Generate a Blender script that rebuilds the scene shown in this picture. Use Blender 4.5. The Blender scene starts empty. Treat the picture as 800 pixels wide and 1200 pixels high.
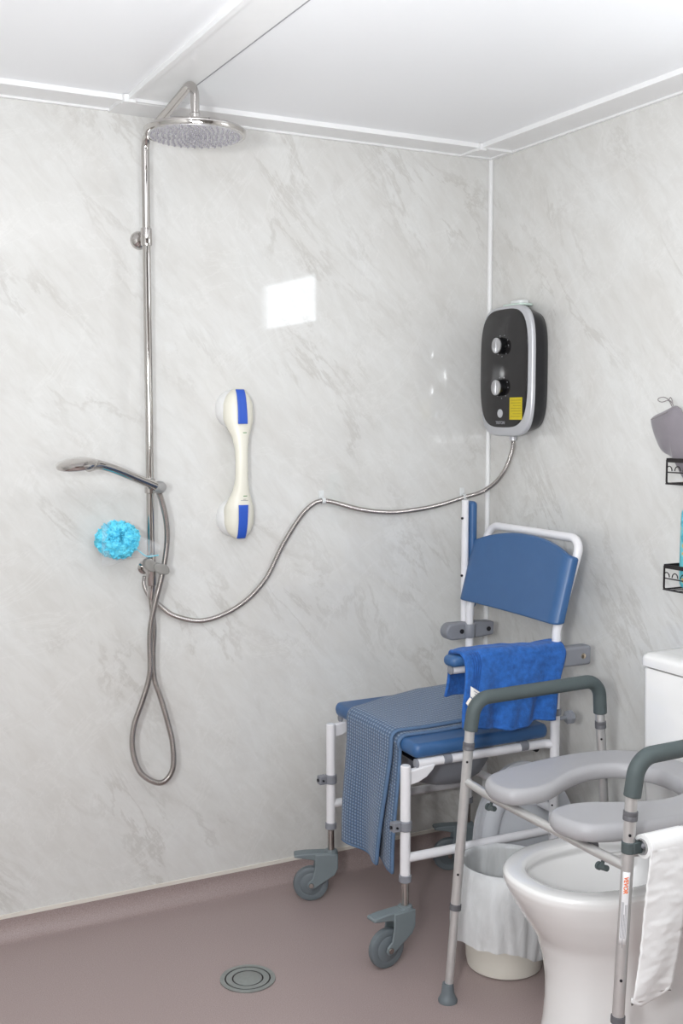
import bpy, bmesh, math, random
from math import sin, cos, pi, radians, sqrt, atan2, copysign, exp
from mathutils import Vector, Matrix, noise
random.seed(7)
SC = bpy.context.scene
COL = SC.collection

# ------------------------------------------------------------------ materials
def new_mat(name):
    m = bpy.data.materials.new(name); m.use_nodes = True
    nt = m.node_tree
    return m, nt, nt.nodes['Principled BSDF']
def srgb(r, g, b):
    f = lambda c: (c/255/12.92) if c/255 <= .04045 else ((c/255+.055)/1.055)**2.4
    return (f(r), f(g), f(b), 1)
def simple(name, rgb, rough=.4, metal=0, coat=0, bump=0, bscale=200, vary=.0, vscale=20, sheen=0, trans=0, spec=None):
    m, nt, p = new_mat(name)
    col = srgb(*rgb)
    p.inputs['Base Color'].default_value = col
    p.inputs['Roughness'].default_value = rough
    p.inputs['Metallic'].default_value = metal
    p.inputs['Coat Weight'].default_value = coat
    p.inputs['Coat Roughness'].default_value = .05
    if spec is not None: p.inputs['Specular IOR Level'].default_value = spec
    if sheen:
        p.inputs['Sheen Weight'].default_value = sheen
    tc = nt.nodes.new('ShaderNodeTexCoord')
    n = nt.nodes.new('ShaderNodeTexNoise'); n.inputs['Scale'].default_value = vscale
    n.inputs['Detail'].default_value = 4
    nt.links.new(tc.outputs['Object'], n.inputs['Vector'])
    r = nt.nodes.new('ShaderNodeValToRGB')
    v = vary
    r.color_ramp.elements[0].position = .3; r.color_ramp.elements[1].position = .7
    r.color_ramp.elements[0].color = tuple(c*(1-v) for c in col[:3])+(1,)
    r.color_ramp.elements[1].color = tuple(min(1, c*(1+v)) for c in col[:3])+(1,)
    nt.links.new(n.outputs['Fac'], r.inputs['Fac'])
    nt.links.new(r.outputs['Color'], p.inputs['Base Color'])
    if bump:
        n2 = nt.nodes.new('ShaderNodeTexNoise'); n2.inputs['Scale'].default_value = bscale
        n2.inputs['Detail'].default_value = 3
        nt.links.new(tc.outputs['Object'], n2.inputs['Vector'])
        b = nt.nodes.new('ShaderNodeBump'); b.inputs['Strength'].default_value = bump
        b.inputs['Distance'].default_value = .002
        nt.links.new(n2.outputs['Fac'], b.inputs['Height'])
        nt.links.new(b.outputs['Normal'], p.inputs['Normal'])
    return m

def marble():
    m, nt, p = new_mat('marble_panel')
    N = nt.nodes.new; L = nt.links.new
    g = N('ShaderNodeNewGeometry')
    def dot(v):
        d = N('ShaderNodeVectorMath'); d.operation = 'DOT_PRODUCT'
        d.inputs[1].default_value = v; L(g.outputs['Position'], d.inputs[0]); return d.outputs['Value']
    a = radians(50)
    s = dot((cos(a), -cos(a), -sin(a))); t = dot((sin(a), -sin(a), cos(a)))
    def vec(ks, kt, off):
        c = N('ShaderNodeCombineXYZ')
        for src, k, i in ((s, ks, 0), (t, kt, 1)):
            q = N('ShaderNodeMath'); q.operation = 'MULTIPLY_ADD'; q.inputs[1].default_value = k; q.inputs[2].default_value = off
            L(src, q.inputs[0]); L(q.outputs[0], c.inputs[i])
        return c.outputs[0]
    def nz(v, scale, detail, rough, dist):
        n = N('ShaderNodeTexNoise'); n.inputs['Scale'].default_value = scale; n.inputs['Detail'].default_value = detail
        n.inputs['Roughness'].default_value = rough; n.inputs['Distortion'].default_value = dist
        L(v, n.inputs['Vector']); return n.outputs['Fac']
    def ramp(f, pts):
        r = N('ShaderNodeValToRGB'); e = r.color_ramp.elements
        while len(e) < len(pts): e.new(.5)
        for el, (pos, c) in zip(e, pts): el.position = pos; el.color = (c, c, c, 1)
        L(f, r.inputs['Fac']); return r.outputs['Color']
    def mix(f, a_, b_):
        x = N('ShaderNodeMix'); x.data_type = 'RGBA'
        for k, v in ((0, f), (6, a_), (7, b_)):
            if isinstance(v, (tuple, float)): x.inputs[k].default_value = v
            else: L(v, x.inputs[k])
        return x.outputs[2]
    clouds = ramp(nz(vec(1.5, 3.6, 0), 1.3, 5, .6, .4), [(.32, 0), (.72, 1)])
    fine = ramp(nz(vec(3, 9, 4), 3.2, 8, .72, .6), [(.40, 0), (.78, 1)])
    veins = ramp(nz(vec(1.0, 3.0, 9), 1.7, 8, .66, .5), [(.465, 0), (.497, 1), (.503, 1), (.525, 0)])
    gate = ramp(nz(vec(1, 1.6, 2), 2.0, 2, .5, 0), [(.44, 0), (.62, 1)])
    white = ramp(nz(vec(1.8, .9, 15), 2.2, 8, .65, .8), [(.488, 0), (.5, 1), (.512, 0)])
    base = mix(clouds, srgb(223, 223, 221), srgb(212, 210, 206))
    f1 = N('ShaderNodeMath'); f1.operation = 'MULTIPLY'; L(fine, f1.inputs[0]); f1.inputs[1].default_value = .48
    base = mix(f1.outputs[0], base, srgb(197, 194, 189))
    f2 = N('ShaderNodeMath'); f2.operation = 'MULTIPLY'; L(veins, f2.inputs[0]); L(gate, f2.inputs[1])
    f3 = N('ShaderNodeMath'); f3.operation = 'MULTIPLY'; L(f2.outputs[0], f3.inputs[0]); f3.inputs[1].default_value = .34
    base = mix(f3.outputs[0], base, srgb(172, 167, 160))
    f4 = N('ShaderNodeMath'); f4.operation = 'MULTIPLY'; L(white, f4.inputs[0]); f4.inputs[1].default_value = .25
    base = mix(f4.outputs[0], base, srgb(232, 231, 229))
    L(base, p.inputs['Base Color'])
    p.inputs['Roughness'].default_value = .035
    p.inputs['Specular IOR Level'].default_value = .5
    return m

M = {}
M['marble'] = marble()
M['ceiling'] = simple('ceiling_pvc', (243, 244, 246), .35, vary=.006, vscale=1)
M['trimwhite'] = simple('trim_white', (238, 238, 238), .3, vary=.01)
M['cream'] = simple('cream_seal', (225, 219, 210), .4, vary=.02)
M['paint'] = simple('painted_wall', (222, 222, 219), .7, vary=.02)
M['door'] = simple('door_wood', (120, 88, 68), .4, vary=.2, vscale=6)
M['chrome'] = simple('chrome', (196, 192, 189), .07, 1, vary=.01)
M['chromeface'] = simple('brushed_plate', (205, 204, 207), .35, .7, vary=.02)
M['jointgrey'] = simple('joint_grey', (158, 157, 156), .3, .35, vary=.03)
M['nub'] = simple('nozzle_rubber', (150, 147, 154), .5, vary=.03)
M['framegrey'] = simple('frame_collar_grey', (98, 98, 102), .5, vary=.03)
M['alu'] = simple('satin_aluminium', (206, 205, 204), .30, .6, vary=.03, vscale=60)
M['steel'] = simple('steel_stem', (186, 182, 178), .22, 1, vary=.04)
M['hose'] = simple('hose_chrome', (190, 185, 182), .2, 1, vary=.02)
M['whitetube'] = simple('white_enamel', (232, 231, 234), .3, coat=.3, vary=.01)
M['greyplas'] = simple('grey_plastic', (134, 136, 143), .45, vary=.03)
M['castergrey'] = simple('caster_grey', (116, 126, 130), .45, vary=.03)
M['tyre'] = simple('caster_tyre', (104, 112, 117), .5, vary=.04)
M['blue'] = simple('blue_vinyl', (54, 94, 141), .38, bump=.15, bscale=500, vary=.03)
M['foam'] = simple('grip_foam', (77, 87, 88), .6, bump=.2, bscale=900, vary=.03)
M['seatgrey'] = simple('seat_grey', (170, 169, 172), .38, bump=.1, bscale=400, vary=.01)
M['pan'] = simple('pan_grey', (140, 143, 150), .35, vary=.02)
M['ceramic'] = simple('ceramic', (238, 237, 236), .12, coat=.6, vary=.004, vscale=4)
M['black'] = simple('case_black', (19, 19, 25), .22, vary=.1)
M['blackpanel'] = simple('panel_black', (33, 31, 32), .12, vary=.05)
M['silver'] = simple('silver_plastic', (196, 197, 201), .35, .3, vary=.01)
M['knobside'] = simple('knob_black', (18, 18, 20), .15, vary=.1)
M['knobface'] = simple('knob_silver', (190, 190, 192), .22, .7, vary=.02)
M['yellow'] = simple('sticker_yellow', (206, 186, 20), .5, vary=.05, vscale=200)
M['yellowdark'] = simple('sticker_print', (168, 150, 14), .5, vary=.05)
M['print'] = simple('print_grey', (150, 150, 155), .5)
M['bar'] = simple('grab_cream', (231, 228, 214), .38, vary=.01)
M['cup'] = simple('suction_white', (231, 231, 230), .35, vary=.01)
M['lever'] = simple('lever_blue', (44, 88, 190), .4, vary=.03)
M['green'] = simple('mark_green', (120, 160, 110), .5)
M['darkprint'] = simple('mark_dark', (110, 108, 115), .5)
M['paper'] = simple('toilet_paper', (240, 240, 240), .9, bump=.25, bscale=90, vary=.01)
M['card'] = simple('roll_end', (150, 150, 150), .8, vary=.05)
M['sticker'] = simple('sticker_white', (230, 230, 232), .4, vary=.01)
M['orange'] = simple('print_orange', (238, 112, 40), .4)
M['floorst'] = simple('drain_steel', (165, 170, 168), .3, .8, vary=.05, vscale=120)
M['slot'] = simple('drain_dark', (38, 30, 32), .6)
M['binwhite'] = simple('bin_white', (226, 222, 212), .35, vary=.01)
M['lidgrey'] = simple('seat_pale', (205, 207, 212), .3, vary=.01)
M['blackwire'] = simple('black_wire', (26, 20, 22), .35, vary=.1)
M['bag'] = simple('bag_grey', (128, 122, 128), .75, sheen=.4, vary=.06, vscale=14, bump=.3, bscale=35)
M['cord'] = simple('cord_grey', (140, 134, 134), .7)
M['clip'] = simple('clip_white', (222, 224, 224), .3)
M['tag'] = simple('tag_white', (226, 224, 220), .6)
M['tagprint'] = simple('tag_print', (120, 120, 140), .6)
M['mint'] = simple('mint_plastic', (205, 222, 212), .4)
M['screw'] = simple('screw_dark', (40, 40, 46), .4, .5)
M['brass'] = simple('screw_brass', (214, 196, 176), .2, 1)

def floor_mat():
    m, nt, p = new_mat('floor_vinyl')
    tc = nt.nodes.new('ShaderNodeTexCoord')
    n = nt.nodes.new('ShaderNodeTexNoise'); n.inputs['Scale'].default_value = 420; n.inputs['Detail'].default_value = 2
    nt.links.new(tc.outputs['Object'], n.inputs['Vector'])
    r = nt.nodes.new('ShaderNodeValToRGB')
    r.color_ramp.elements[0].position = .3; r.color_ramp.elements[1].position = .72
    r.color_ramp.elements[0].color = srgb(146, 129, 127); r.color_ramp.elements[1].color = srgb(172, 156, 153)
    nt.links.new(n.outputs['Fac'], r.inputs['Fac'])
    n2 = nt.nodes.new('ShaderNodeTexNoise'); n2.inputs['Scale'].default_value = 2.5; n2.inputs['Detail'].default_value = 3
    nt.links.new(tc.outputs['Object'], n2.inputs['Vector'])
    x = nt.nodes.new('ShaderNodeMix'); x.data_type = 'RGBA'; x.blend_type = 'MULTIPLY'
    x.inputs[0].default_value = .12
    nt.links.new(r.outputs['Color'], x.inputs[6]); nt.links.new(n2.outputs['Color'], x.inputs[7])
    nt.links.new(r.outputs['Color'], p.inputs['Base Color'])
    b = nt.nodes.new('ShaderNodeBump'); b.inputs['Strength'].default_value = .25; b.inputs['Distance'].default_value = .001
    nt.links.new(n.outputs['Fac'], b.inputs['Height']); nt.links.new(b.outputs['Normal'], p.inputs['Normal'])
    p.inputs['Roughness'].default_value = .42
    return m
M['floor'] = floor_mat()

def waffle_mat(name, dark, light, nu, nv, strength, rows=False):
    """cloth with a woven grid of cells, laid out in the cloth's own UV"""
    m, nt, p = new_mat(name)
    N = nt.nodes.new; L = nt.links.new
    uv = N('ShaderNodeUVMap'); uv.uv_map = 'UVMap'
    sep = N('ShaderNodeSeparateXYZ'); L(uv.outputs[0], sep.inputs[0])
    nz = N('ShaderNodeTexNoise'); nz.inputs['Scale'].default_value = 14; nz.inputs['Detail'].default_value = 3; L(uv.outputs[0], nz.inputs['Vector'])
    def wave(o, k):
        a = N('ShaderNodeMath'); a.operation = 'MULTIPLY'; a.inputs[1].default_value = k*2*pi; L(o, a.inputs[0])
        w = N('ShaderNodeMath'); w.operation = 'MULTIPLY_ADD'; w.inputs[1].default_value = 2.2; L(nz.outputs['Fac'], w.inputs[0]); L(a.outputs[0], w.inputs[2])
        s = N('ShaderNodeMath'); s.operation = 'SINE'; L(w.outputs[0], s.inputs[0])
        h = N('ShaderNodeMath'); h.operation = 'MULTIPLY_ADD'; h.inputs[1].default_value = .5; h.inputs[2].default_value = .5; L(s.outputs[0], h.inputs[0])
        return h.outputs[0]
    a, b = wave(sep.outputs[0], nu), wave(sep.outputs[1], nv)
    mu = N('ShaderNodeMath'); mu.operation = 'MULTIPLY'; L(a, mu.inputs[0]); L(b, mu.inputs[1])
    n2 = N('ShaderNodeTexNoise'); n2.inputs['Scale'].default_value = 160; n2.inputs['Detail'].default_value = 4; L(uv.outputs[0], n2.inputs['Vector'])
    ad = N('ShaderNodeMath'); ad.operation = 'MULTIPLY_ADD'; ad.inputs[1].default_value = .35; L(n2.outputs['Fac'], ad.inputs[0]); L(mu.outputs[0], ad.inputs[2])
    r = N('ShaderNodeValToRGB'); r.color_ramp.elements[0].position = .15; r.color_ramp.elements[1].position = .95
    r.color_ramp.elements[0].color = srgb(*dark); r.color_ramp.elements[1].color = srgb(*light)
    L(ad.outputs[0], r.inputs['Fac']); L(r.outputs['Color'], p.inputs['Base Color'])
    bp = N('ShaderNodeBump'); bp.inputs['Strength'].default_value = strength; bp.inputs['Distance'].default_value = .003
    L(ad.outputs[0], bp.inputs['Height']); L(bp.outputs['Normal'], p.inputs['Normal'])
    p.inputs['Roughness'].default_value = .9; p.inputs['Sheen Weight'].default_value = .3
    return m
M['matcloth'] = waffle_mat('mat_chenille', (66, 91, 122), (110, 134, 164), 20, 86, .8)
M['mathem'] = simple('mat_hem', (92, 118, 150), .9, bump=.4, bscale=300, vary=.06, vscale=80)
M['towel'] = simple('towel_blue', (40, 96, 172), .95, bump=1.0, bscale=260, vary=.25, vscale=70, sheen=.08)
M['toweldark'] = simple('towel_band', (30, 82, 156), .95, bump=.6, bscale=420, vary=.1, vscale=90, sheen=.05)

def puff_mat():
    m = simple('mesh_puff', (112, 224, 250), .7, vary=.06, vscale=40)
    p = m.node_tree.nodes['Principled BSDF']
    p.inputs['Subsurface Weight'].default_value = .0
    p.inputs['Alpha'].default_value = .93
    return m
M['puff'] = puff_mat()

def film_mat(name, rgb, alpha, rough=.35):
    m, nt, p = new_mat(name)
    N = nt.nodes.new; L = nt.links.new
    tc = N('ShaderNodeTexCoord')
    n = N('ShaderNodeTexNoise'); n.inputs['Scale'].default_value = 22; n.inputs['Detail'].default_value = 5; n.inputs['Distortion'].default_value = 1
    mp = N('ShaderNodeMapping'); mp.inputs['Scale'].default_value = (1, 1, .35)
    L(tc.outputs['Object'], mp.inputs[0]); L(mp.outputs[0], n.inputs['Vector'])
    r = N('ShaderNodeMapRange'); r.inputs[3].default_value = alpha*.75; r.inputs[4].default_value = min(1, alpha*1.25)
    L(n.outputs['Fac'], r.inputs[0]); L(r.outputs[0], p.inputs['Alpha'])
    b = N('ShaderNodeBump'); b.inputs['Strength'].default_value = .5; b.inputs['Distance'].default_value = .01
    L(n.outputs['Fac'], b.inputs['Height']); L(b.outputs['Normal'], p.inputs['Normal'])
    p.inputs['Base Color'].default_value = srgb(*rgb); p.inputs['Roughness'].default_value = rough
    return m
M['liner'] = film_mat('bin_liner_film', (226, 228, 230), .80)
M['film'] = film_mat('clear_film', (225, 228, 232), .22, .2)
M['clearknob'] = film_mat('smoky_plastic', (150, 148, 144), .85, .15)

def packet_mat():
    m, nt, p = new_mat('packet_teal')
    N = nt.nodes.new; L = nt.links.new
    tc = N('ShaderNodeTexCoord')
    n = N('ShaderNodeTexNoise'); n.inputs['Scale'].default_value = 45; n.inputs['Detail'].default_value = 2
    L(tc.outputs['Object'], n.inputs['Vector'])
    r = N('ShaderNodeValToRGB'); e = r.color_ramp.elements; e.new(.6); e.new(.66)
    for el, (q, c) in zip(e, ((.35, (66, 170, 190)), (.5, (110, 205, 215)), (.62, (130, 214, 222)), (.7, (220, 190, 110)))): el.position = q; el.color = srgb(*c)
    L(n.outputs['Fac'], r.inputs['Fac']); L(r.outputs['Color'], p.inputs['Base Color'])
    p.inputs['Roughness'].default_value = .3
    return m
M['packet'] = packet_mat()

def glow_mat():
    m, nt, p = new_mat('frosted_pane')
    p.inputs['Base Color'].default_value = (.9, .95, 1, 1)
    p.inputs['Emission Color'].default_value = (.9, .96, 1, 1)
    p.inputs['Emission Strength'].default_value = 5.5
    return m
M['pane'] = glow_mat()

# ------------------------------------------------------------------ objects
def origin_of(o):
    v = Vector((0, 0, 0))
    while o is not None: v += o.location; o = o.parent
    return v
def obj(name, bm, mat, parent=None, smooth=True, mods=(), loc=None, angle=40):
    """links a bmesh given in room coordinates as one mesh object"""
    if loc is None:
        if parent is not None: loc = origin_of(parent)
        elif bm.verts:
            xs = [v.co.x for v in bm.verts]; ys = [v.co.y for v in bm.verts]; zs = [v.co.z for v in bm.verts]
            loc = Vector(((min(xs)+max(xs))/2, (min(ys)+max(ys))/2, min(zs)))
    loc = Vector(loc)
    for v in bm.verts: v.co -= loc
    me = bpy.data.meshes.new(name)
    bmesh.ops.recalc_face_normals(bm, faces=bm.faces)
    bm.to_mesh(me); bm.free()
    me.materials.append(M[mat] if isinstance(mat, str) else mat)
    if smooth:
        for f in me.polygons: f.use_smooth = True
        me.set_sharp_from_angle(angle=radians(angle))
    o = bpy.data.objects.new(name, me); COL.objects.link(o)
    if parent is not None:
        o.parent = parent
        o.location = loc - origin_of(parent)
    else: o.location = loc
    for k in mods:
        if k[0] == 'bevel':
            b = o.modifiers.new('bevel', 'BEVEL'); b.width = k[1]; b.segments = k[2]; b.limit_method = 'ANGLE'; b.angle_limit = radians(35)
            b.harden_normals = False
        if k[0] == 'solid':
            b = o.modifiers.new('solid', 'SOLIDIFY'); b.thickness = k[1]; b.offset = k[2] if len(k) > 2 else 0
        if k[0] == 'sub':
            b = o.modifiers.new('sub', 'SUBSURF'); b.levels = k[1]; b.render_levels = k[1]
    return o
def objs(name, bms, mat, parent, **k):
    return [obj(name, b, mat, parent, **k) for b in bms]
def tag(o, label, cat=None, group=None):
    o['label'] = label
    if cat: o['category'] = cat
    if group: o['group'] = group
    return o
def thing(name, label, cat, loc, group=None):
    o = bpy.data.objects.new(name, None); COL.objects.link(o); o.location = loc
    o.empty_display_size = .05
    return tag(o, label, cat, group)
def struct(name, bm, mat, parent=None, **k):
    o = obj(name, bm, mat, parent, **k)
    if parent is None: o['kind'] = 'structure'
    return o

# ------------------------------------------------------------------ shapes
def NB(): return bmesh.new()
def merge(*bms):
    out = NB()
    for b in bms:
        me = bpy.data.meshes.new('tmp'); b.to_mesh(me); b.free(); out.from_mesh(me); bpy.data.meshes.remove(me)
    return out
def box(c, s, rot=None):
    bm = NB(); bmesh.ops.create_cube(bm, size=1)
    for v in bm.verts:
        v.co = Vector((v.co.x*s[0], v.co.y*s[1], v.co.z*s[2]))
        if rot is not None: v.co = rot @ v.co
        v.co += Vector(c)
    return bm
def bbox(x0, x1, y0, y1, z0, z1): return box(((x0+x1)/2, (y0+y1)/2, (z0+z1)/2), (x1-x0, y1-y0, z1-z0))
def frame_of(d, hint=None):
    d = Vector(d).normalized()
    h = Vector(hint) if hint else (Vector((0, 0, 1)) if abs(d.z) < .9 else Vector((1, 0, 0)))
    a = d.cross(h).normalized(); b = a.cross(d).normalized()
    return a, b, d
def sweep(path, rad, seg=16, cap=True, squash=None):
    """tube along a list of points; rad number or list"""
    P = [Vector(p) for p in path]; n = len(P)
    R = [rad]*n if not hasattr(rad, '__len__') else list(rad)
    bm = NB(); rings = []
    T = [(P[min(i+1, n-1)]-P[max(i-1, 0)]).normalized() for i in range(n)]
    a, b, _ = frame_of(T[0])
    for i in range(n):
        if i:
            ax = T[i-1].cross(T[i])
            if ax.length > 1e-7:
                q = Matrix.Rotation(T[i-1].angle(T[i]), 3, ax.normalized()); a = q @ a; b = q @ b
        sq = squash or (1, 1)
        rings.append([bm.verts.new(P[i]+a*cos(2*pi*k/seg)*R[i]*sq[0]+b*sin(2*pi*k/seg)*R[i]*sq[1]) for k in range(seg)])
    for i in range(n-1):
        for k in range(seg):
            bm.faces.new((rings[i][k], rings[i][(k+1) % seg], rings[i+1][(k+1) % seg], rings[i+1][k]))
    if cap:
        bm.faces.new(rings[0][::-1]); bm.faces.new(rings[-1])
    return bm
def fillet(pts, r, seg=8):
    P = [Vector(p) for p in pts]; out = [P[0]]
    for i in range(1, len(P)-1):
        rr = r[i-1] if hasattr(r, '__len__') else r
        a = (P[i-1]-P[i]); b = (P[i+1]-P[i]); an = a.angle(b)
        if abs(an-pi) < .02 or rr <= 0: out.append(P[i]); continue
        d = min(rr/math.tan(an/2), a.length*.49, b.length*.49); r2 = d*math.tan(an/2)
        a.normalize(); b.normalize()
        s, e = P[i]+a*d, P[i]+b*d
        c = P[i]+(a+b).normalized()*(r2/sin(an/2))
        u, w = s-c, e-c; ang = u.angle(w); ax = u.cross(w).normalized()
        for k in range(seg+1): out.append(c+Matrix.Rotation(ang*k/seg, 3, ax) @ u)
    out.append(P[-1]); return out
def catmull(pts, step=.004):
    P = [Vector(p) for p in pts]; P = [P[0]*2-P[1]]+P+[P[-1]*2-P[-2]]; raw = []
    for i in range(1, len(P)-2):
        for k in range(20):
            t = k/20; a, b, c, d = P[i-1:i+3]
            raw.append(.5*((2*b)+(c-a)*t+(2*a-5*b+4*c-d)*t*t+(3*b-a-3*c+d)*t**3))
    raw.append(P[-2])
    # smooth and resample evenly
    for _ in range(12):
        raw = [raw[0]]+[(raw[i-1]+raw[i]*2+raw[i+1])/4 for i in range(1, len(raw)-1)]+[raw[-1]]
    L = [0]
    for i in range(1, len(raw)): L.append(L[-1]+(raw[i]-raw[i-1]).length)
    n = max(2, int(L[-1]/step)); out = []; j = 0
    for k in range(n+1):
        s = L[-1]*k/n
        while j < len(L)-2 and L[j+1] < s: j += 1
        f = (s-L[j])/max(1e-9, L[j+1]-L[j]); out.append(raw[j].lerp(raw[j+1], min(1, f)))
    return out
def ribbed(pts, r, pitch=.0034, depth=.0011, seg=12):
    p = catmull(pts, pitch/3)
    R = [r-(depth if i % 3 == 0 else 0) for i in range(len(p))]
    return sweep(p, R, seg)
def lathe(prof, c=(0, 0, 0), axis=(0, 0, 1), seg=40, cap=True):
    """prof list of (r, h)"""
    a, b, d = frame_of(axis); bm = NB(); rings = []; c = Vector(c)
    for r, h in prof:
        rings.append([bm.verts.new(c+d*h+(a*cos(2*pi*k/seg)+b*sin(2*pi*k/seg))*max(r, 1e-5)) for k in range(seg)])
    for i in range(len(rings)-1):
        for k in range(seg):
            bm.faces.new((rings[i][k], rings[i][(k+1) % seg], rings[i+1][(k+1) % seg], rings[i+1][k]))
    if cap:
        bm.faces.new(rings[0][::-1]); bm.faces.new(rings[-1])
    return bm
def cyl(p0, p1, r, seg=20): return sweep([p0, p1], r, seg)
def prism(pts2, fn, h):
    """outline pts2 mapped by fn(u,v,w) and extruded w from h[0] to h[1]"""
    bm = NB()
    A = [bm.verts.new(fn(u, v, h[0])) for u, v in pts2]; B = [bm.verts.new(fn(u, v, h[1])) for u, v in pts2]
    n = len(A)
    for i in range(n): bm.faces.new((A[i], A[(i+1) % n], B[(i+1) % n], B[i]))
    bm.faces.new(A[::-1]); bm.faces.new(B)
    return bm
def superell(cx, cy, a, b, n=2.5, seg=48):
    out = []
    for k in range(seg):
        c, s = cos(2*pi*k/seg), sin(2*pi*k/seg)
        out.append((cx+a*copysign(abs(c)**(2/n), c), cy+b*copysign(abs(s)**(2/n), s)))
    return out
def loft(rings, cap=(True, True), closed=True):
    bm = NB(); V = [[bm.verts.new(p) for p in r] for r in rings]; n = len(V[0])
    for i in range(len(V)-1):
        for k in range(n if closed else n-1):
            bm.faces.new((V[i][k], V[i][(k+1) % n], V[i+1][(k+1) % n], V[i+1][k]))
    if cap[0]: bm.faces.new(V[0][::-1])
    if cap[1]: bm.faces.new(V[-1])
    return bm
def grid(fn, nu, nv, uv=False):
    bm = NB(); V = [[bm.verts.new(fn(i/nu, j/nv)) for j in range(nv+1)] for i in range(nu+1)]
    L = bm.loops.layers.uv.new('UVMap') if uv else None
    for i in range(nu):
        for j in range(nv):
            f = bm.faces.new((V[i][j], V[i+1][j], V[i+1][j+1], V[i][j+1]))
            if uv:
                for lp, (a, b) in zip(f.loops, ((i, j), (i+1, j), (i+1, j+1), (i, j+1))): lp[L].uv = (a/nu, b/nv)
    return bm
def cushion(outline, z0, z1, edge, fn=None, inset=.004):
    """rounded slab: outline list of (x, y)"""
    cx = sum(p[0] for p in outline)/len(outline); cy = sum(p[1] for p in outline)/len(outline)
    n = len(outline)
    def off(d):
        out = []
        for i in range(n):
            p, q, r = Vector(outline[i-1]), Vector(outline[i]), Vector(outline[(i+1) % n])
            t = (r-p).normalized(); nn = Vector((t.y, -t.x)); out.append(q-nn*d)
        return out
    # orientation
    area = sum(outline[i-1][0]*outline[i][1]-outline[i][0]*outline[i-1][1] for i in range(n))
    sgn = 1 if area > 0 else -1
    rings = []
    for k in range(7):
        a = pi*k/6; d = edge*(1-sin(a)); z = (z0+z1)/2-(z1-z0)/2*cos(a)
        if k in (0, 6): z = z0 if k == 0 else z1
        rings.append([Vector((p.x, p.y, z)) for p in off(sgn*d)])
    rings.append([Vector((p.x, p.y, z1)) for p in off(sgn*(edge+.006))]); rings.insert(0, [Vector((p.x, p.y, z0)) for p in off(sgn*(edge+.006))])
    bm = loft(rings)
    return bm
def path_at(pts, s):
    """point at arc length s on a polyline, with its tangent"""
    acc = 0
    for i in range(len(pts)-1):
        l = (pts[i+1]-pts[i]).length
        if acc+l >= s or i == len(pts)-2:
            return pts[i].lerp(pts[i+1], (s-acc)/l if l > 0 else 0)
        acc += l
def plen(pts): return sum((pts[i+1]-pts[i]).length for i in range(len(pts)-1))
def text_bm(body, size, fn, depth=.0003, curved=False):
    """writing as mesh: fn maps text plane (u, v, w) to the room"""
    cu = bpy.data.curves.new('txt', 'FONT'); cu.body = body; cu.size = size; cu.extrude = depth; cu.align_x = 'CENTER'; cu.align_y = 'CENTER'
    cu.offset = size*.02
    o = bpy.data.objects.new('txt', cu); COL.objects.link(o)
    dg = bpy.context.evaluated_depsgraph_get(); me = bpy.data.meshes.new_from_object(o.evaluated_get(dg))
    bm = NB(); bm.from_mesh(me); bmesh.ops.triangulate(bm, faces=bm.faces)
    if curved: bmesh.ops.subdivide_edges(bm, edges=bm.edges, cuts=3)
    for v in bm.verts: v.co = Vector(fn(v.co.x, v.co.y, v.co.z))
    bpy.data.objects.remove(o); bpy.data.curves.remove(cu); bpy.data.meshes.remove(me)
    return bm

# ================================================================== the room
ZC = 2.33; XL = -3.0; YF = -4.0
def quad(*p):
    bm = NB(); bm.faces.new([bm.verts.new(v) for v in p]); return bm
# walls are slabs
struct('wall_back', bbox(XL-.1, .1, 0, .1, .0, ZC+.12), 'marble', smooth=False)
WY0, WY1, WZ0, WZ1 = -1.935, -1.307, 1.885, 2.12
struct('wall_right', merge(bbox(0, .1, WY1, 0, 0, ZC+.12), bbox(0, .1, YF-.1, WY0, 0, ZC+.12),
                           bbox(0, .1, WY0, WY1, 0, WZ0), bbox(0, .1, WY0, WY1, WZ1, ZC+.12)), 'marble', smooth=False)
struct('wall_left', bbox(XL-.1, XL, YF-.1, 0, 0, ZC+.12), 'paint', smooth=False)
M['wallrear'] = simple('rear_wall_darkened', (150, 146, 142), .7, vary=.02)  # unseen wall, darkened so the chrome reflects darker edges
struct('wall_front', bbox(XL, 0, YF-.1, YF, 0, ZC+.12), 'wallrear', smooth=False)
# window high in the right wall
wf = struct('window_1', merge(bbox(.0, .06, WY0, WY0+.02, WZ0, WZ1), bbox(.0, .06, WY1-.02, WY1, WZ0, WZ1),
                              bbox(.0, .06, WY0, WY1, WZ0, WZ0+.015), bbox(.0, .06, WY0, WY1, WZ1-.015, WZ1)), 'trimwhite', smooth=False)
obj('window_pane', bbox(.03, .036, WY0+.02, WY1-.02, WZ0+.015, WZ1-.015), 'pane', wf, smooth=False)
# unseen door behind the camera, added to give the chrome darker brown reflections
dr = struct('reflection_door', bbox(-2.5, -1.7, YF, YF+.04, 0.0, 2.0), 'door', smooth=False)
obj('door_handle', sweep(fillet([(-1.8, YF+.04, 1.0), (-1.8, YF+.09, 1.0), (-1.92, YF+.09, 1.0)], .02), .009), 'steel', dr)
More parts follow.
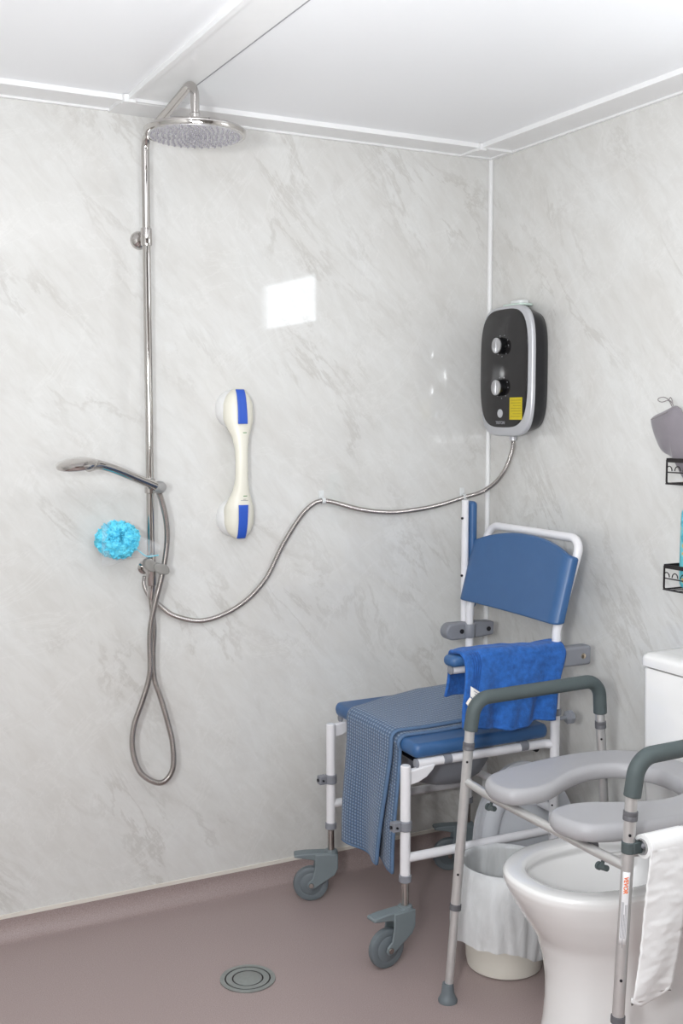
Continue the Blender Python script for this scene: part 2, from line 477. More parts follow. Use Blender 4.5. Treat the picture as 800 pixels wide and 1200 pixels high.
# floor with a coved upstand on the walls
R = .045; zt = .062
prof = [(0, zt), (0, R)]+[(R-R*cos(a), R-R*sin(a)) for a in [pi/2*k/10 for k in range(1, 11)]]
def cove_ring(d): return None
bm = NB()
rows = []
prof = [(.003, zt), (.003, R+.004)]+[(.003+R-R*cos(a), R-R*sin(a)+.004*(1-sin(a))) for a in [pi/2*k/10 for k in range(1, 11)]]
rows = [[(XL+d, YF+d, z), (-d, YF+d, z), (-d, -d, z), (XL+d, -d, z)] for d, z in prof]
V = [[bm.verts.new(p) for p in r] for r in rows]
for i in range(len(V)-1):
    for k in range(4): bm.faces.new((V[i][k], V[i][(k+1) % 4], V[i+1][(k+1) % 4], V[i+1][k]))
bm.faces.new(V[-1])
fl = struct('floor', bm, 'floor', loc=(0, 0, 0), angle=30)
# cream capping strip at the top of the upstand
struct('baseboard_back', bbox(XL, -.004, -.005, 0, zt, zt+.011), 'cream', smooth=False)
struct('baseboard_right', bbox(-.005, 0, YF, 0, zt, zt+.011), 'cream', smooth=False)
# ceiling: recessed panels and a lower flat border band with beads
struct('ceiling', bbox(XL-.1, .1, YF-.1, .1, ZC+.006, ZC+.12), 'ceiling', smooth=False)
BW = .132
def beadbox(x0, x1, y0, y1): return bbox(x0, x1, y0, y1, ZC-.008, ZC+.006)
struct('trim_1', merge(bbox(XL, 0, -BW, 0, ZC, ZC+.006), beadbox(XL, -BW, -BW-.006, -BW+.007), bbox(XL, 0, -.010, 0, ZC-.006, ZC+.006)), 'trimwhite', smooth=False)
struct('trim_2', merge(bbox(-BW, 0, YF, -BW, ZC, ZC+.006), beadbox(-BW-.006, -BW+.007, YF, -BW), bbox(-.010, 0, YF, -.010, ZC-.006, ZC+.006)), 'trimwhite', smooth=False)
struct('trim_3', merge(bbox(-1.28, -1.16, YF, -BW-.006, ZC+.0005, ZC+.006), beadbox(-1.288, -1.274, YF, -BW-.006)), 'trimwhite', smooth=False)
struct('trim_4', bbox(-1.160, -1.154, YF, -BW-.006, ZC+.002, ZC+.0059), 'print', smooth=False)
# corner cover piece and the two little bead caps
def cornerpiece(name, x0, x1, y0, y1, cx, cy):
    z0, z1 = ZC-.0065, ZC+.0005
    struct(name, merge(bbox(x0, x1, y0, y0+.009, z0, z1), bbox(x0, x0+.009, y0+.009, y1-.009, z0, z1), bbox(x0, x1, y1-.009, y1, z0, z1),
                       bbox(x1-.009, x1, y0+.009, y1-.009, z0, z1), bbox(x0+.009, x1-.009, y0+.009, y1-.009, ZC-.002, z1)), 'trimwhite', smooth=False)
    struct('trim_8', bbox(cx-.012, cx+.012, cy-.012, cy+.012, ZC-.016, ZC+.004), 'trimwhite', smooth=False)
cornerpiece('trim_5', -.130, -.0115, -.130, -.0115, -.136, -.136)
struct('trim_6', merge(bbox(-1.30, -1.268, -.155, -.125, ZC-.016, ZC+.004), bbox(-1.30, -1.14, -.125, 0, ZC-.009, ZC), bbox(-1.166, -1.15, -.15, -.125, ZC-.013, ZC+.004)), 'trimwhite', smooth=False)
# white bead down the wall corner
struct('trim_7', sweep([(-.006, -.006, zt), (-.006, -.006, ZC-.006)], .0085, 10), 'trimwhite')

# ================================================================== floor drain
DX, DY = -1.117, -.525
t = thing('floor_drain', 'round steel floor drain with concentric slots, set in the mauve floor', 'drain', (DX, DY, 0))
obj('drain_body', lathe([(.066, .0006), (.066, .0012), (.0, .0012)], (DX, DY, 0), seg=56, cap=False), 'slot', t)
def annulus(r0, r1, z0, z1): return lathe([(r0, z0), (r0, z1), (r1, z1), (r1, z0), (r0, z0)], (DX, DY, 0), seg=64, cap=False)
obj('outer_ring', annulus(.0605, .0725, .0006, .0035), 'floorst', t)
obj('slotted_ring', annulus(.0415, .0565, .0012, .0033), 'floorst', t)
obj('cover_plate', lathe([(.0375, .0012), (.0375, .003), (.036, .0035), (.0, .0035)], (DX, DY, 0), seg=56, cap=False), 'floorst', t)

# ================================================================== rain shower rail
PX, PY = -1.217, -.07
t = thing('shower_rail', 'tall chrome shower riser rail with wide round overhead rain shower, fixed to the left wall', 'shower', (PX, PY, .96))
HX, HY, HZ = -1.188, -.39, 2.19
arm = fillet([(PX, PY, .985), (PX, PY, 2.235), (HX-.002, HY+.035, 2.318), (HX, HY, 2.318-.012), (HX, HY, HZ+.03)], [.05, .001, .02], 8)
arm = fillet([(PX, PY, .985), (PX, PY, 2.245), (HX, HY, 2.326), (HX, HY, HZ+.028)], [.045, .034], 10)
obj('riser_pipe', sweep(arm, .0115, 20), 'chrome', t)
obj('connector', lathe([(.012, .02), (.0135, .022), (.0135, .05), (.011, .052)], (HX, HY, HZ), seg=24), 'chrome', t)
hd = obj('overhead_shower', lathe([(.118, -.006), (.128, -.005), (.130, 0), (.130, .006), (.126, .010), (.045, .014), (.018, .020), (.014, .024)], (HX, HY, HZ), seg=72), 'chrome', t)
obj('spray_plate', lathe([(.0, -.0068), (.119, -.0068), (.1195, -.0055)], (HX, HY, HZ), seg=72, cap=False), 'chromeface', hd)
nb = []
for ri in range(1, 9):
    rr = ri*.0138
    cnt = 6+ri*4
    for k in range(cnt):
        a = 2*pi*k/cnt+ri*.05
        nb.append(lathe([(.0022, -.0108), (.0029, -.0068)], (HX+rr*cos(a), HY+rr*sin(a), HZ), seg=6))
obj('spray_nozzles', merge(*nb), 'nub', hd)['kind'] = 'stuff'
# upper wall bracket
wb = obj('wall_bracket', merge(lathe([(.026, 0), (.026, -.004), (.019, -.014), (.0105, -.018), (.0105, -.055)], (PX, 0, 1.975), (0, 1, 0), seg=32),
                               lathe([(.015, -.024), (.016, -.02), (.016, .02), (.015, .024)], (PX, PY, 1.975), seg=28)), 'chrome', t)
# slider that holds the hand shower
obj('slider_bracket', merge(lathe([(.0135, -.022), (.0155, -.020), (.0155, .020), (.0135, .022)], (PX, PY, 1.278), seg=28),
                            cyl((PX, PY, 1.278), (PX+.008, PY-.034, 1.277), .013)), 'chrome', t)
# diverter at the foot with its smoky knobs
dv = obj('diverter', merge(lathe([(.013, -.045), (.0155, -.042), (.0155, .02), (.0145, .04), (.012, .045)], (PX, PY, 1.035), seg=28),
                           cyl((PX, PY, 1.035), (PX, -.002, 1.035), .011), lathe([(.019, -.001), (.019, -.006), (.013, -.012)], (PX, 0, 1.035), (0, 1, 0), seg=28),
                           lathe([(.010, -.085), (.012, -.080), (.012, -.04)], (PX, PY, 1.035), seg=20)), 'chrome', t)
kb1 = superell(0, 0, .030, .0175, 2.4, 32)
obj('diverter_knob', merge(prism(superell(0, 0, .023, .015, 2.6, 32), lambda u, v, w: Vector((PX+.016+u, PY-.02-w, 1.043+v-.25*u)), (0, .03)),
                           prism(superell(0, 0, .019, .018, 2.2, 28), lambda u, v, w: Vector((PX-.013+u, PY-.016-w, 1.054+v-.3*u)), (0, .026))), 'clearknob', dv, mods=[('bevel', .004, 3)])

# ================================================================== hand shower
t = thing('hand_shower', 'chrome hand shower with flat round head, held out to the left by the rail slider', 'shower head', (PX, PY-.05, 1.27))
hb = Vector((-1.209, -.114, 1.276)); hn = Vector((-1.402, -.205, 1.344)); hc = Vector((-1.468, -.238, 1.354))
hp = catmull([hb, hb.lerp(hn, .35)+Vector((0, 0, .003)), hb.lerp(hn, .75)+Vector((0, 0, .006)), hn+Vector((0, 0, .002)), hn+Vector((-.03, -.014, .002))], .006)
n = len(hp)
obj('handle', sweep(hp, [.0155-.0015*sin(pi*i/(n-1)) if i < n*.8 else .0145+.007*(i-n*.8)/(n*.2) for i in range(n)], 20, squash=(1.15, .85)), 'chrome', t)
obj('end_joint', merge(lathe([(.0, -.017), (.012, -.0155), (.0170, -.010), (.0178, 0), (.0170, .010), (.012, .0185), (.0, .0195)], hb+Vector((.003, -.004, .0)), (.35, -1, .1), seg=28, cap=False), ), 'jointgrey', t)
nrm = Vector((-.12, -.10, 1)).normalized()
head_o = obj('spray_head', lathe([(.0, .012), (.030, .010), (.048, .005), (.054, -.001), (.0545, -.007), (.052, -.012), (.0, -.012)], hc, nrm, seg=48, cap=False), 'chrome', t)
obj('spray_face', lathe([(.048, -.0123), (.046, -.0145), (.0, -.0145)], hc, nrm, seg=40, cap=False), 'nub', head_o)

# hose of the hand shower
YH = -.095
hose = [(-1.205, -.112, 1.262), (-1.196, -.11, 1.235), (-1.183, -.105, 1.185), (-1.178, -.10, 1.13), (-1.185, -.10, 1.07), (-1.198, -.10, 1.01), (-1.216, -.10, .945), (-1.230, -.098, .88), (-1.233, -.095, .82),
        (-1.231, -.092, .765), (-1.236, -.09, .72), (-1.256, -.09, .66), (-1.282, -.09, .59), (-1.286, -.09, .52), (-1.262, -.09, .45), (-1.205, -.09, .413), (-1.168, -.09, .446),
        (-1.166, -.09, .52), (-1.180, -.088, .59), (-1.200, -.086, .665), (-1.216, -.08, .72), (-1.218, -.077, .79), (-1.213, -.074, .86), (-1.216, -.071, .92), (-1.219, -.070, .955)]
tag(obj('shower_hose', ribbed(hose, .0088, .0042, .0016), 'hose'), 'ribbed chrome hose looping down below the hand shower', 'hose')
# supply hose along the wall to the heater
sup = [(-1.221, -.022, 1.012), (-1.222, -.020, .985), (-1.205, -.016, .950), (-1.176, -.014, .922), (-1.127, -.013, .885), (-1.034, -.013, .864), (-.923, -.013, .90), (-.837, -.013, .973), (-.779, -.013, 1.075), (-.715, -.013, 1.165),
       (-.67, -.013, 1.203), (-.637, -.013, 1.211), (-.60, -.013, 1.205), (-.509, -.013, 1.180), (-.42, -.013, 1.167), (-.34, -.013, 1.166), (-.22, -.013, 1.179), (-.107, -.016, 1.205), (-.05, -.035, 1.222), (-.037, -.10, 1.26), (-.037, -.155, 1.31), (-.037, -.187, 1.37), (-.037, -.19, 1.405)]
tag(obj('supply_hose', ribbed(sup, .0078, .0042, .0010), 'hose'), 'long steel supply hose curving along the wall to the black shower heater', 'hose')
for (cx, cz, lab) in ((-.637, 1.211, 'clear white hose clip at the crest of the wall hose, right of the grab bar'), (-.107, 1.205, 'small white hose clip near the corner, above the raised chair arm')):
    t = thing('hose_clip', lab, 'clip', (cx, -.0, cz-.012), 'clips holding the wall hose')
    obj('clip_ring', lathe([(.0085, -.006), (.0105, -.006), (.0105, .006), (.0085, .006), (.0085, -.006)], (cx, -.013, cz), (1, 0, .0), seg=24, cap=False), 'clip', t)
    obj('base_pad', merge(bbox(cx-.009, cx+.009, -.003, 0, cz+.004, cz+.032), bbox(cx-.003, cx+.003, -.007, 0, cz+.006, cz+.018)), 'clip', t, mods=[('bevel', .001, 2)])

# ================================================================== bath puff
PC = Vector((-1.322, -.10, 1.130))
def bump_noise(v, s): return noise.noise(v*s)
bm = NB(); bmesh.ops.create_icosphere(bm, subdivisions=5, radius=1)
for v in bm.verts:
    d = v.co.normalized()
    q = Vector((noise.noise(d*2.2), noise.noise(d*2.2+Vector((9, 3, 1))), noise.noise(d*2.2+Vector((2, 7, 5)))))
    rip = abs(sin(14*(d.x+q.x*1.5)+11*(d.z+q.y*1.7)+9*d.y+5*q.z))
    r = .056*(.92+.15*rip+.18*q.z+.10*noise.noise(d*9))
    v.co = PC+Vector((d.x*r*1.0, d.y*r*.85, d.z*r*.86))
loops = []
for k in range(210):
    d = Vector((random.gauss(0, 1), random.gauss(0, 1)-.4, random.gauss(0, 1))).normalized()
    a, b, _ = frame_of(d); base = PC+Vector((d.x*.05, d.y*.043, d.z*.043)); w = random.uniform(.007, .015); h = random.uniform(.010, .020); ph = random.uniform(0, pi)
    u = a*cos(ph)+b*sin(ph); vv = d.cross(u)
    def fn(i, j, base=base, u=u, vv=vv, d=d, w=w, h=h):
        s = (i-.5)*2
        return base+u*(s*w)+vv*(.006*sin(s*4+w*900))+d*((j*h)*(1-.5*s*s)+.002*sin(s*9)-.004)
    loops.append(grid(fn, 10, 3))
t = thing('bath_puff', 'turquoise mesh bath puff hanging left of the rail foot', 'bath puff', PC-Vector((0, 0, .05)))
obj('mesh_ball', merge(bm, *loops), 'puff', t, angle=180)
obj('hanging_cord', sweep(catmull([PC+Vector((.045, -.01, -.012)), (-1.270, -.098, 1.105), (-1.245, -.095, 1.083), (-1.232, -.095, 1.078), (-1.206, -.105, 1.082)], .008), .0018, 8), 'puff', t)
def filmfn(u, v):
    a = u*pi; x = -1.375+.165*u
    w = (.050*(1-u)+.016)*(1+.1*sin(9*u))
    return Vector((x, -.118+.02*sin(3*u)+.006*sin(14*u+5*v)-.014*sin(pi*v), 1.128-.030*u+(v-.5)*2*w))
obj('net_wrap', grid(filmfn, 18, 10), 'film', t, angle=180)

# ================================================================== suction grab bar
GX = -.931; GZ = 1.333
t = thing('grab_bar', 'cream suction grab bar with blue release levers on the left wall', 'grab bar', (GX, 0, GZ-.2))
# (dz, centre y, half width x, half depth y)
S = [(-.226, -.034, .006, .008), (-.220, -.036, .020, .018), (-.205, -.035, .035, .027), (-.180, -.034, .046, .034), (-.155, -.035, .047, .036), (-.130, -.038, .046, .034), (-.105, -.045, .036, .027),
     (-.080, -.054, .0255, .020), (-.045, -.060, .0195, .0155), (0, -.062, .0185, .015)]
S = S+[(-a, b, c, d) for a, b, c, d in S[-2::-1]]
rings = []
# interpolate finely
SS = []
for i in range(len(S)-1):
    for k in range(5):
        f = k/5; SS.append(tuple(S[i][q]*(1-f)+S[i+1][q]*f for q in range(4)))
SS.append(S[-1])
for _ in range(1): SS = [SS[0]]+[tuple((SS[i-1][q]+2*SS[i][q]+SS[i+1][q])/4 for q in range(4)) for i in range(1, len(SS)-1)]+[SS[-1]]
def gb_front(dz):
    for i in range(len(SS)-1):
        if SS[i][0] <= dz <= SS[i+1][0]:
            f = (dz-SS[i][0])/(SS[i+1][0]-SS[i][0]); a = [SS[i][q]*(1-f)+SS[i+1][q]*f for q in range(4)]
            return a
    return SS[0]
for i, (dz, yc, hx, hy) in enumerate(SS):
    rb = 1+(.035 if (abs(dz) < .075 and i % 2) else 0)
    rings.append([Vector((GX+hx*rb*cos(a), yc+hy*rb*sin(a), GZ+dz)) for a in [2*pi*k/36 for k in range(36)]])
obj('bar_body', loft(rings), 'bar', t, angle=60)
for sg in (1, -1):
    obj('suction_cup', lathe([(.058, 0), (.0585, -.004), (.057, -.014), (.051, -.027), (.042, -.037), (.030, -.042)], (GX-.002, 0, GZ+sg*.163), (0, 1, 0), seg=48), 'cup', t)
    def lev(u, v, sg=sg):
        dz = sg*(.120+.100*u); a = gb_front(dz if abs(dz) < .225 else sg*.224)
        x = (v-.5)*.030*(1-.12*u)
        lift = .0025+.0015*(1-u)
        return Vector((GX-.002+x, a[1]-a[3]*sqrt(max(0, 1-(x/max(a[2], .013))**2*.6))-lift, GZ+dz))
    g = obj('release_lever', grid(lev, 16, 4), 'lever', t, mods=[('solid', .004, 1), ('bevel', .001, 2)], angle=50)
def onbar(u, v, dz0):
    dz = dz0+v; a = gb_front(dz); return Vector((GX+.0+u, a[1]-a[3]*sqrt(max(0, 1-(u/a[2])**2))-.0006, GZ+dz))
for nm, dz0, w, h, mt in (('green_mark', .094, .012, .0028, 'green'), ('green_mark', -.094, .013, .0028, 'green'), ('dark_mark', -.107, .024, .0012, 'darkprint'), ('dark_mark', -.1035, .010, .001, 'darkprint')):
    obj(nm, grid(lambda u, v: onbar((u-.5)*w+(.006 if 'green' in nm else .004), (v-.5)*h-.06*(0), dz0), 8, 2), mt, t)

# ================================================================== electric shower heater
EX = -.080
t = thing('electric_shower', 'black and silver electric shower heater with two silver dials on the right wall', 'shower unit', (0, -.2, 1.41))
YC, ZE = -.203, 1.619; HW, HH = .139, .207
def eshape(d, n=4.2, cy=YC, cz=ZE, hw=HW, hh=HH): return superell(cy, cz, hw-d, hh-d, n, 72)
def ering(x, d, **k): return [Vector((x, y, z)) for y, z in eshape(d, **k)]
obj('case', loft([ering(-.0, .026), ering(-.006, .020), ering(-.030, .013), ering(-.064, .007)]), 'black', t, angle=50)
obj('silver_bezel', loft([ering(-.064, .004), ering(-.066, .001), ering(-.072, 0), ering(-.078, .002), ering(-.0805, .006)]), 'silver', t, angle=50)
obj('front_panel', loft([ering(-.0800, .0, n=3.6, cy=YC+.008, cz=ZE+.009, hw=.126, hh=.188), ering(-.0835, .001, n=3.6, cy=YC+.008, cz=ZE+.009, hw=.126, hh=.188), ering(-.086, .006, n=3.6, cy=YC+.008, cz=ZE+.009, hw=.126, hh=.188)]), 'blackpanel', t, angle=35)
XF = -.086
for (ky, kz) in ((-.192, 1.700), (-.192, 1.567)):
    kb = obj('dial', lathe([(.026, 0), (.027, .003), (.0258, .019), (.0248, .022)], (XF, ky, kz), (-1, 0, 0), seg=40), 'knobside', t)
    tag(kb, 'black-sided round dial')
    obj('dial_face', merge(lathe([(.0250, .0210), (.0245, .0245), (.022, .0255), (.0, .0250)], (XF, ky, kz), (-1, 0, 0), seg=40, cap=False),
                           box((XF-.0255, ky, kz), (.002, .0025, .040))), 'knobface', kb)
    obj('dial_marks', merge(*[lathe([(.0018, 0), (.0018, .0006)], (XF, ky-.034*sin(a), kz+.034*cos(a)), (-1, 0, 0), seg=8) for a in [radians(q) for q in (-140, -100, -60, -20, 20, 60, 90, 140, 180)]]), 'print', t)
obj('start_button', lathe([(.0135, 0), (.0135, .002), (.011, .003), (.0065, .0022), (.006, .003), (.0, .0032)], (XF, -.186, 1.485), (-1, 0, 0), seg=32, cap=False), 'silver', t)
st = obj('yellow_sticker', bbox(XF-.0008, XF+.0004, -.301, -.236, 1.468-.003, 1.538-.003), 'yellow', t, smooth=False)
obj('printed_lines', merge(*[bbox(XF-.0010, XF-.0006, -.296+.0*k, -.242-(.012 if k % 3 == 2 else 0), 1.525-.0085*k, 1.5275-.0085*k) for k in range(7)]), 'yellowdark', st, smooth=False)
obj('maker_name', text_bm('TRITON', .0135, lambda u, v, w: (XF-.0003-w, -.186-u, 1.455+v)), 'print', t, smooth=False)
obj('outlet', lathe([(.0125, 0), (.0125, .022), (.010, .026)], (-.037, -.19, 1.398), seg=20), 'silver', t)
t = thing('soap_dish', 'pale mint plastic dish lying on top of the black shower heater', 'dish', (-.04, -.21, 1.822))
obj('tray', prism(superell(-.037, -.205, .030, .052, 4, 32), lambda u, v, w: Vector((u, v, w)), (1.8245, 1.832)), 'mint', t, mods=[('bevel', .002, 2)])
obj('soap', prism(superell(-.042, -.222, .020, .032, 3, 32), lambda u, v, w: Vector((u, v, w)), (1.832, 1.842)), 'clip', t, mods=[('bevel', .003, 3)])

# ================================================================== commode chair
YL, YR = -.19, -.63          # far and near posts
t = thing('commode_chair', 'white wheeled shower commode chair with blue vinyl seat and back, one arm raised', 'chair', (-.45, -.41, 0))
CH = t
RT = .0140
TL, TR = -.168, -.612        # seat tubes
def post_front(y, zt_, cdir):
    sp = obj('front_post', lathe([(RT, .225), (RT, zt_-.002), (RT-.002, zt_)], (-.70, y, 0), seg=24), 'whitetube', CH)
    obj('post_plug', lathe([(RT-.003, zt_), (RT-.004, zt_+.0015)], (-.70, y, 0), seg=20), 'lidgrey', sp)
    obj('stem', cyl((-.70, y, .13), (-.70, y, .24), .0105), 'steel', sp)
    obj('post_collar', lathe([(RT+.0005, .222), (RT+.0035, .224), (RT+.0035, .240), (RT+.0005, .242)], (-.70, y, 0), seg=24), 'greyplas', sp)
    zc = .378
    obj('post_clamp', merge(lathe([(RT+.0004, zc-.014), (RT+.004, zc-.013), (RT+.004, zc+.013), (RT+.0004, zc+.014)], (-.70, y, 0), seg=24), box((-.728, y+.004, zc), (.024, .022, .026))), 'greyplas', sp, mods=[('bevel', .002, 2)])
    obj('clamp_screw', merge(cyl((-.730, y-.012, zc), (-.730, y+.020, zc), .003, 10), lathe([(.005, 0), (.005, .003)], (-.741, y+.004, zc), (-1, 0, 0), seg=12)), 'screw', sp)
    return sp
post_front(YL, .548, 1); post_front(YR, .543, 1)
def caster(x, y, ang, steer_z=.135):
    """swivel caster: stem at x,y; wheel trails along direction ang"""
    h = Vector((cos(ang), sin(ang), 0)); s = Vector((-sin(ang), cos(ang), 0)); O = Vector((x, y, 0))
    W = O+h*.062+Vector((0, 0, .054))
    def L(a, b, c): return O+h*a+s*b+Vector((0, 0, c))
    cs = obj('caster', merge(lathe([(.0185, .100), (.0215, .104), (.0215, .148), (.019, .156), (.012, .158)], O, seg=28)), 'castergrey', CH, mods=[])
    # fork: side profile plates either side of the wheel and a bridge on top
    prof = [(-.022, .150), (.020, .152), (.105, .147), (.112, .140), (.108, .132), (.060, .122), (.040, .113), (.046, .095), (.082, .062), (.080, .044), (.062, .038), (.048, .046), (.0, .096), (-.022, .108)]
    prof2 = [(-.020, .150), (.050, .150), (.051, .110), (.058, .074), (.072, .064), (.076, .050), (.066, .040), (.050, .044), (-.010, .084), (-.020, .104)]
    fk = merge(prism(prof2, lambda u, v, w: L(u, w, v), (.017, .023)), prism(prof2, lambda u, v, w: L(u, w, v), (-.023, -.017)),
               prism([(-.02, .112), (-.02, .148), (.03, .148), (.045, .138), (.045, .122), (.0, .112)], lambda u, v, w: L(u, w, v), (-.018, .018)))
    obj('fork', fk, 'castergrey', cs, mods=[('bevel', .003, 2)], smooth=True)
    obj('brake_pedal', prism([(.0, .138), (.010, .153), (.080, .153), (.112, .150), (.114, .141), (.075, .135), (.035, .126)], lambda u, v, w: L(u, w, v), (-.019, .019)), 'castergrey', cs, mods=[('bevel', .003, 2)])
    wh = obj('wheel', merge(lathe([(.0, -.0125), (.030, -.0125), (.034, -.010), (.046, -.012), (.052, -.009), (.054, -.003), (.054, .003), (.052, .009), (.046, .012), (.034, .010), (.030, .0125), (.0, .0125)], W, s, seg=56, cap=False)), 'tyre', cs)
    obj('axle', lathe([(.007, -.026), (.008, -.024), (.008, .024), (.007, .026)], W, s, seg=16), 'steel', cs)
    return cs
caster(-.70, YL, radians(158)); caster(-.70, YR, radians(186))
caster(-.20, YL, radians(160)); caster(-.20, YR, radians(150))
# rear uprights and bent back frame in one tube with the top bar
def rear(y, ys):
    sp = obj('rear_post', cyl((-.20, y, .225), (-.20, y, .62), RT, 24), 'whitetube', CH)
    obj('stem', cyl((-.20, y, .13), (-.20, y, .24), .0105), 'steel', sp)
    objs('post_collar', (lathe([(RT+.0005, .222), (RT+.0035, .224), (RT+.0035, .240), (RT+.0005, .242)], (-.20, y, 0), seg=24),
                             lathe([(RT+.0005, .618), (RT+.0035, .620), (RT+.0035, .636), (RT+.0005, .638)], (-.20, y, 0), seg=24)), 'greyplas', sp)
    kn = obj('adjusting_knob', lathe([(.006, 0), (.006, .028), (.010, .030), (.020, .034), (.021, .046), (.017, .052), (.0, .053)], (-.19, y-.001, .606), (1, 0, 0), seg=8), 'pan', sp, angle=20)
    objs('post_hole', [cyl((-.2125, y-.0085, .30+.028*k), (-.2090, y-.0060, .30+.028*k), .003, 8) for k in range(5)], 'screw', sp)
rear(YL, 1); rear(YR, -1)
bf = fillet([(-.20, YR, .61), (-.20, YR, .865), (-.118, YR-.004, 1.124), (-.118, YL+.01, 1.126), (-.20, YL, .865), (-.20, YL, .61)], [.08, .045, .045, .08], 9)
obj('back_frame', sweep(bf, .0128, 22), 'whitetube', CH)
# backrest panel, a slab wrapped round the uprights at both sides
B0, B1 = YL+.028, YR-.030
def backfn(u, v, side):
    """u across from far to near, v up, side 0 back 1 front"""
    y = B0+(B1-B0)*u
    e = abs(u-.5)*2
    # lower edge straight, upper edge arched
    ztop = 1.074+.046*(1-e**2.2)
    zbot = .886+.004*(1-u)
    z = zbot+(ztop-zbot)*v
    x = -.214+(z-.886)*.265
    bow = .010*(1-e**2)                  # shallow hollow
    wrap = -.0+.020*max(0, (e-.90)/.10)**2
    x = x+bow+wrap
    th = .020 if side else 0
    return Vector((x-th*(1 if side else 0)+0.0, y, z))
NU, NV = 40, 12
bm = NB()
F = [[bm.verts.new(backfn(i/NU, j/NV, 1)) for j in range(NV+1)] for i in range(NU+1)]
K = [[bm.verts.new(backfn(i/NU, j/NV, 0)) for j in range(NV+1)] for i in range(NU+1)]
for A in (F, K):
    for i in range(NU):
        for j in range(NV): bm.faces.new((A[i][j], A[i+1][j], A[i+1][j+1], A[i][j+1]))
for i in range(NU):
    bm.faces.new((F[i][0], K[i][0], K[i+1][0], F[i+1][0])); bm.faces.new((F[i][NV], F[i+1][NV], K[i+1][NV], K[i][NV]))
for j in range(NV):
    bm.faces.new((F[0][j], F[0][j+1], K[0][j+1], K[0][j])); bm.faces.new((F[NU][j], K[NU][j], K[NU][j+1], F[NU][j+1]))
obj('backrest', bm, 'blue', CH, mods=[('bevel', .006, 3)])
# seat frame
for y, yp, zz in ((TL, YL, .555), (TR, YR, .537)):
    sf = obj('seat_rail', sweep(fillet([(-.655, y, zz), (-.225, y, zz-.004), (-.20, yp, zz-.005)], .02), .0132, 20), 'whitetube', CH)
    obj('end_cap', lathe([(.0134, 0), (.0134, .004), (.011, .006)], (-.654, y, zz), (-1, 0, 0), seg=24), 'greyplas', sf)
    for xx in (-.56, -.30):
        obj('rail_clip', merge(lathe([(.0134, -.013), (.0155, -.012), (.0155, .012), (.0134, .013)], (xx, y, zz), (1, 0, 0), seg=24)), 'greyplas', sf)
    # curved gusset between post and rail
    g = [(-.700, zz-.010), (-.700, zz-.060), (-.680, zz-.058), (-.650, zz-.046), (-.618, zz-.020), (-.606, zz-.004), (-.640, zz+.004)]
    g = [(-.69, zz-.012), (-.69, zz-.052), (-.66, zz-.048), (-.632, zz-.036), (-.612, zz-.018), (-.604, zz-.004)]
    ym = (y+yp)/2
    obj('gusset', prism(g, lambda u, v, w: Vector((u, ym+w, v)), (-.009, .009)), 'whitetube', CH, mods=[('bevel', .003, 2)])
objs('cross_bar', [cyl((-.62, TL, .535), (-.62, TR, .525), .009, 14), cyl((-.25, TL, .535), (-.25, TR, .520), .009, 14)], 'black', CH)
# lower side rails and rear cross rail
obj('side_rail', cyl((-.70, YR, .287), (-.20, YR, .280), .0130, 20), 'whitetube', CH)
obj('side_rail', cyl((-.70, YL, .300), (-.20, YL, .290), .0130, 20), 'whitetube', CH)
obj('rear_rail', cyl((-.20, YR, .34), (-.20, YL, .34), .0120, 20), 'whitetube', CH)
# seat cushion
def rrect(x0, x1, y0, y1, r, seg=6):
    out = []
    for cx, cy, a0 in ((x1-r, y1-r, 0), (x0+r, y1-r, 90), (x0+r, y0+r, 180), (x1-r, y0+r, 270)):
        for k in range(seg+1):
            a = radians(a0+90*k/seg); out.append((cx+r*cos(a), cy+r*sin(a)))
    return out
sb = cushion(rrect(-.668, -.215, -.628, -.142, .022), .0, .040, .012)
for v in sb.verts:      # the seat falls a little towards the near side, as its rails do
    f = (v.co.y+.142)/(-.486); v.co.z += .561*(1-f)+.552*f
obj('seat', sb, 'blue', CH)
# near arm, lowered: rail with pad; hinge block behind the upright
AY = -.622
ar = obj('arm_rail', cyl((-.553, AY, .786), (-.16, AY, .786), .0125, 20), 'whitetube', CH); tag(ar, 'white rail of the lowered arm')
obj('end_cap', lathe([(.0128, 0), (.0128, .004), (.010, .006)], (-.552, AY, .786), (-1, 0, 0), seg=24), 'greyplas', ar)
obj('screw', lathe([(.004, 0), (.004, .006)], (-.500, AY, .7735), (0, 0, -1), seg=10), 'steel', ar)
obj('arm_pad', cushion(rrect(-.568, -.225, AY-.030, AY+.026, .018), .797, .826, .011), 'blue', CH)
hb_ = obj('hinge_block', box((-.155, YR-.012, .790), (.115, .042, .056)), 'greyplas', CH, mods=[('bevel', .008, 4)])
obj('hinge_screw', lathe([(.008, 0), (.0075, .003), (.0, .0045)], (-.128, YR-.033, .790), (0, -1, 0), seg=20, cap=False), 'brass', hb_)
# far arm, raised upright
AX, A2 = -.220, -.160
ar = obj('arm_rail', cyl((AX+.020, A2, .81), (AX+.020, A2, 1.205), .0118, 20), 'whitetube', CH); tag(ar, 'white rail of the raised arm')
obj('end_cap', lathe([(.012, 0), (.012, .003), (.009, .005)], (AX+.020, A2, 1.204), (0, 0, 1), seg=20), 'whitetube', ar)
objs('arm_screw', [lathe([(.004, 0), (.004, .004)], (AX+.0085, A2-.003, z), (-1, -.2, 0), seg=10) for z in (1.150, .965)], 'screw', ar)
APD = obj('arm_pad', merge(cushion([(z, x) for z, x in rrect(.86, 1.205, -.026, .028, .014)], 0, .024, .009)), 'blue', CH)
padm = APD.data
oo = origin_of(CH)
for v in padm.vertices:   # stand the pad on end, beside its rail
    w = Vector(v.co)+oo; v.co = Vector((AX+.030+w.z, A2+w.y*.9+.0, w.x))-oo
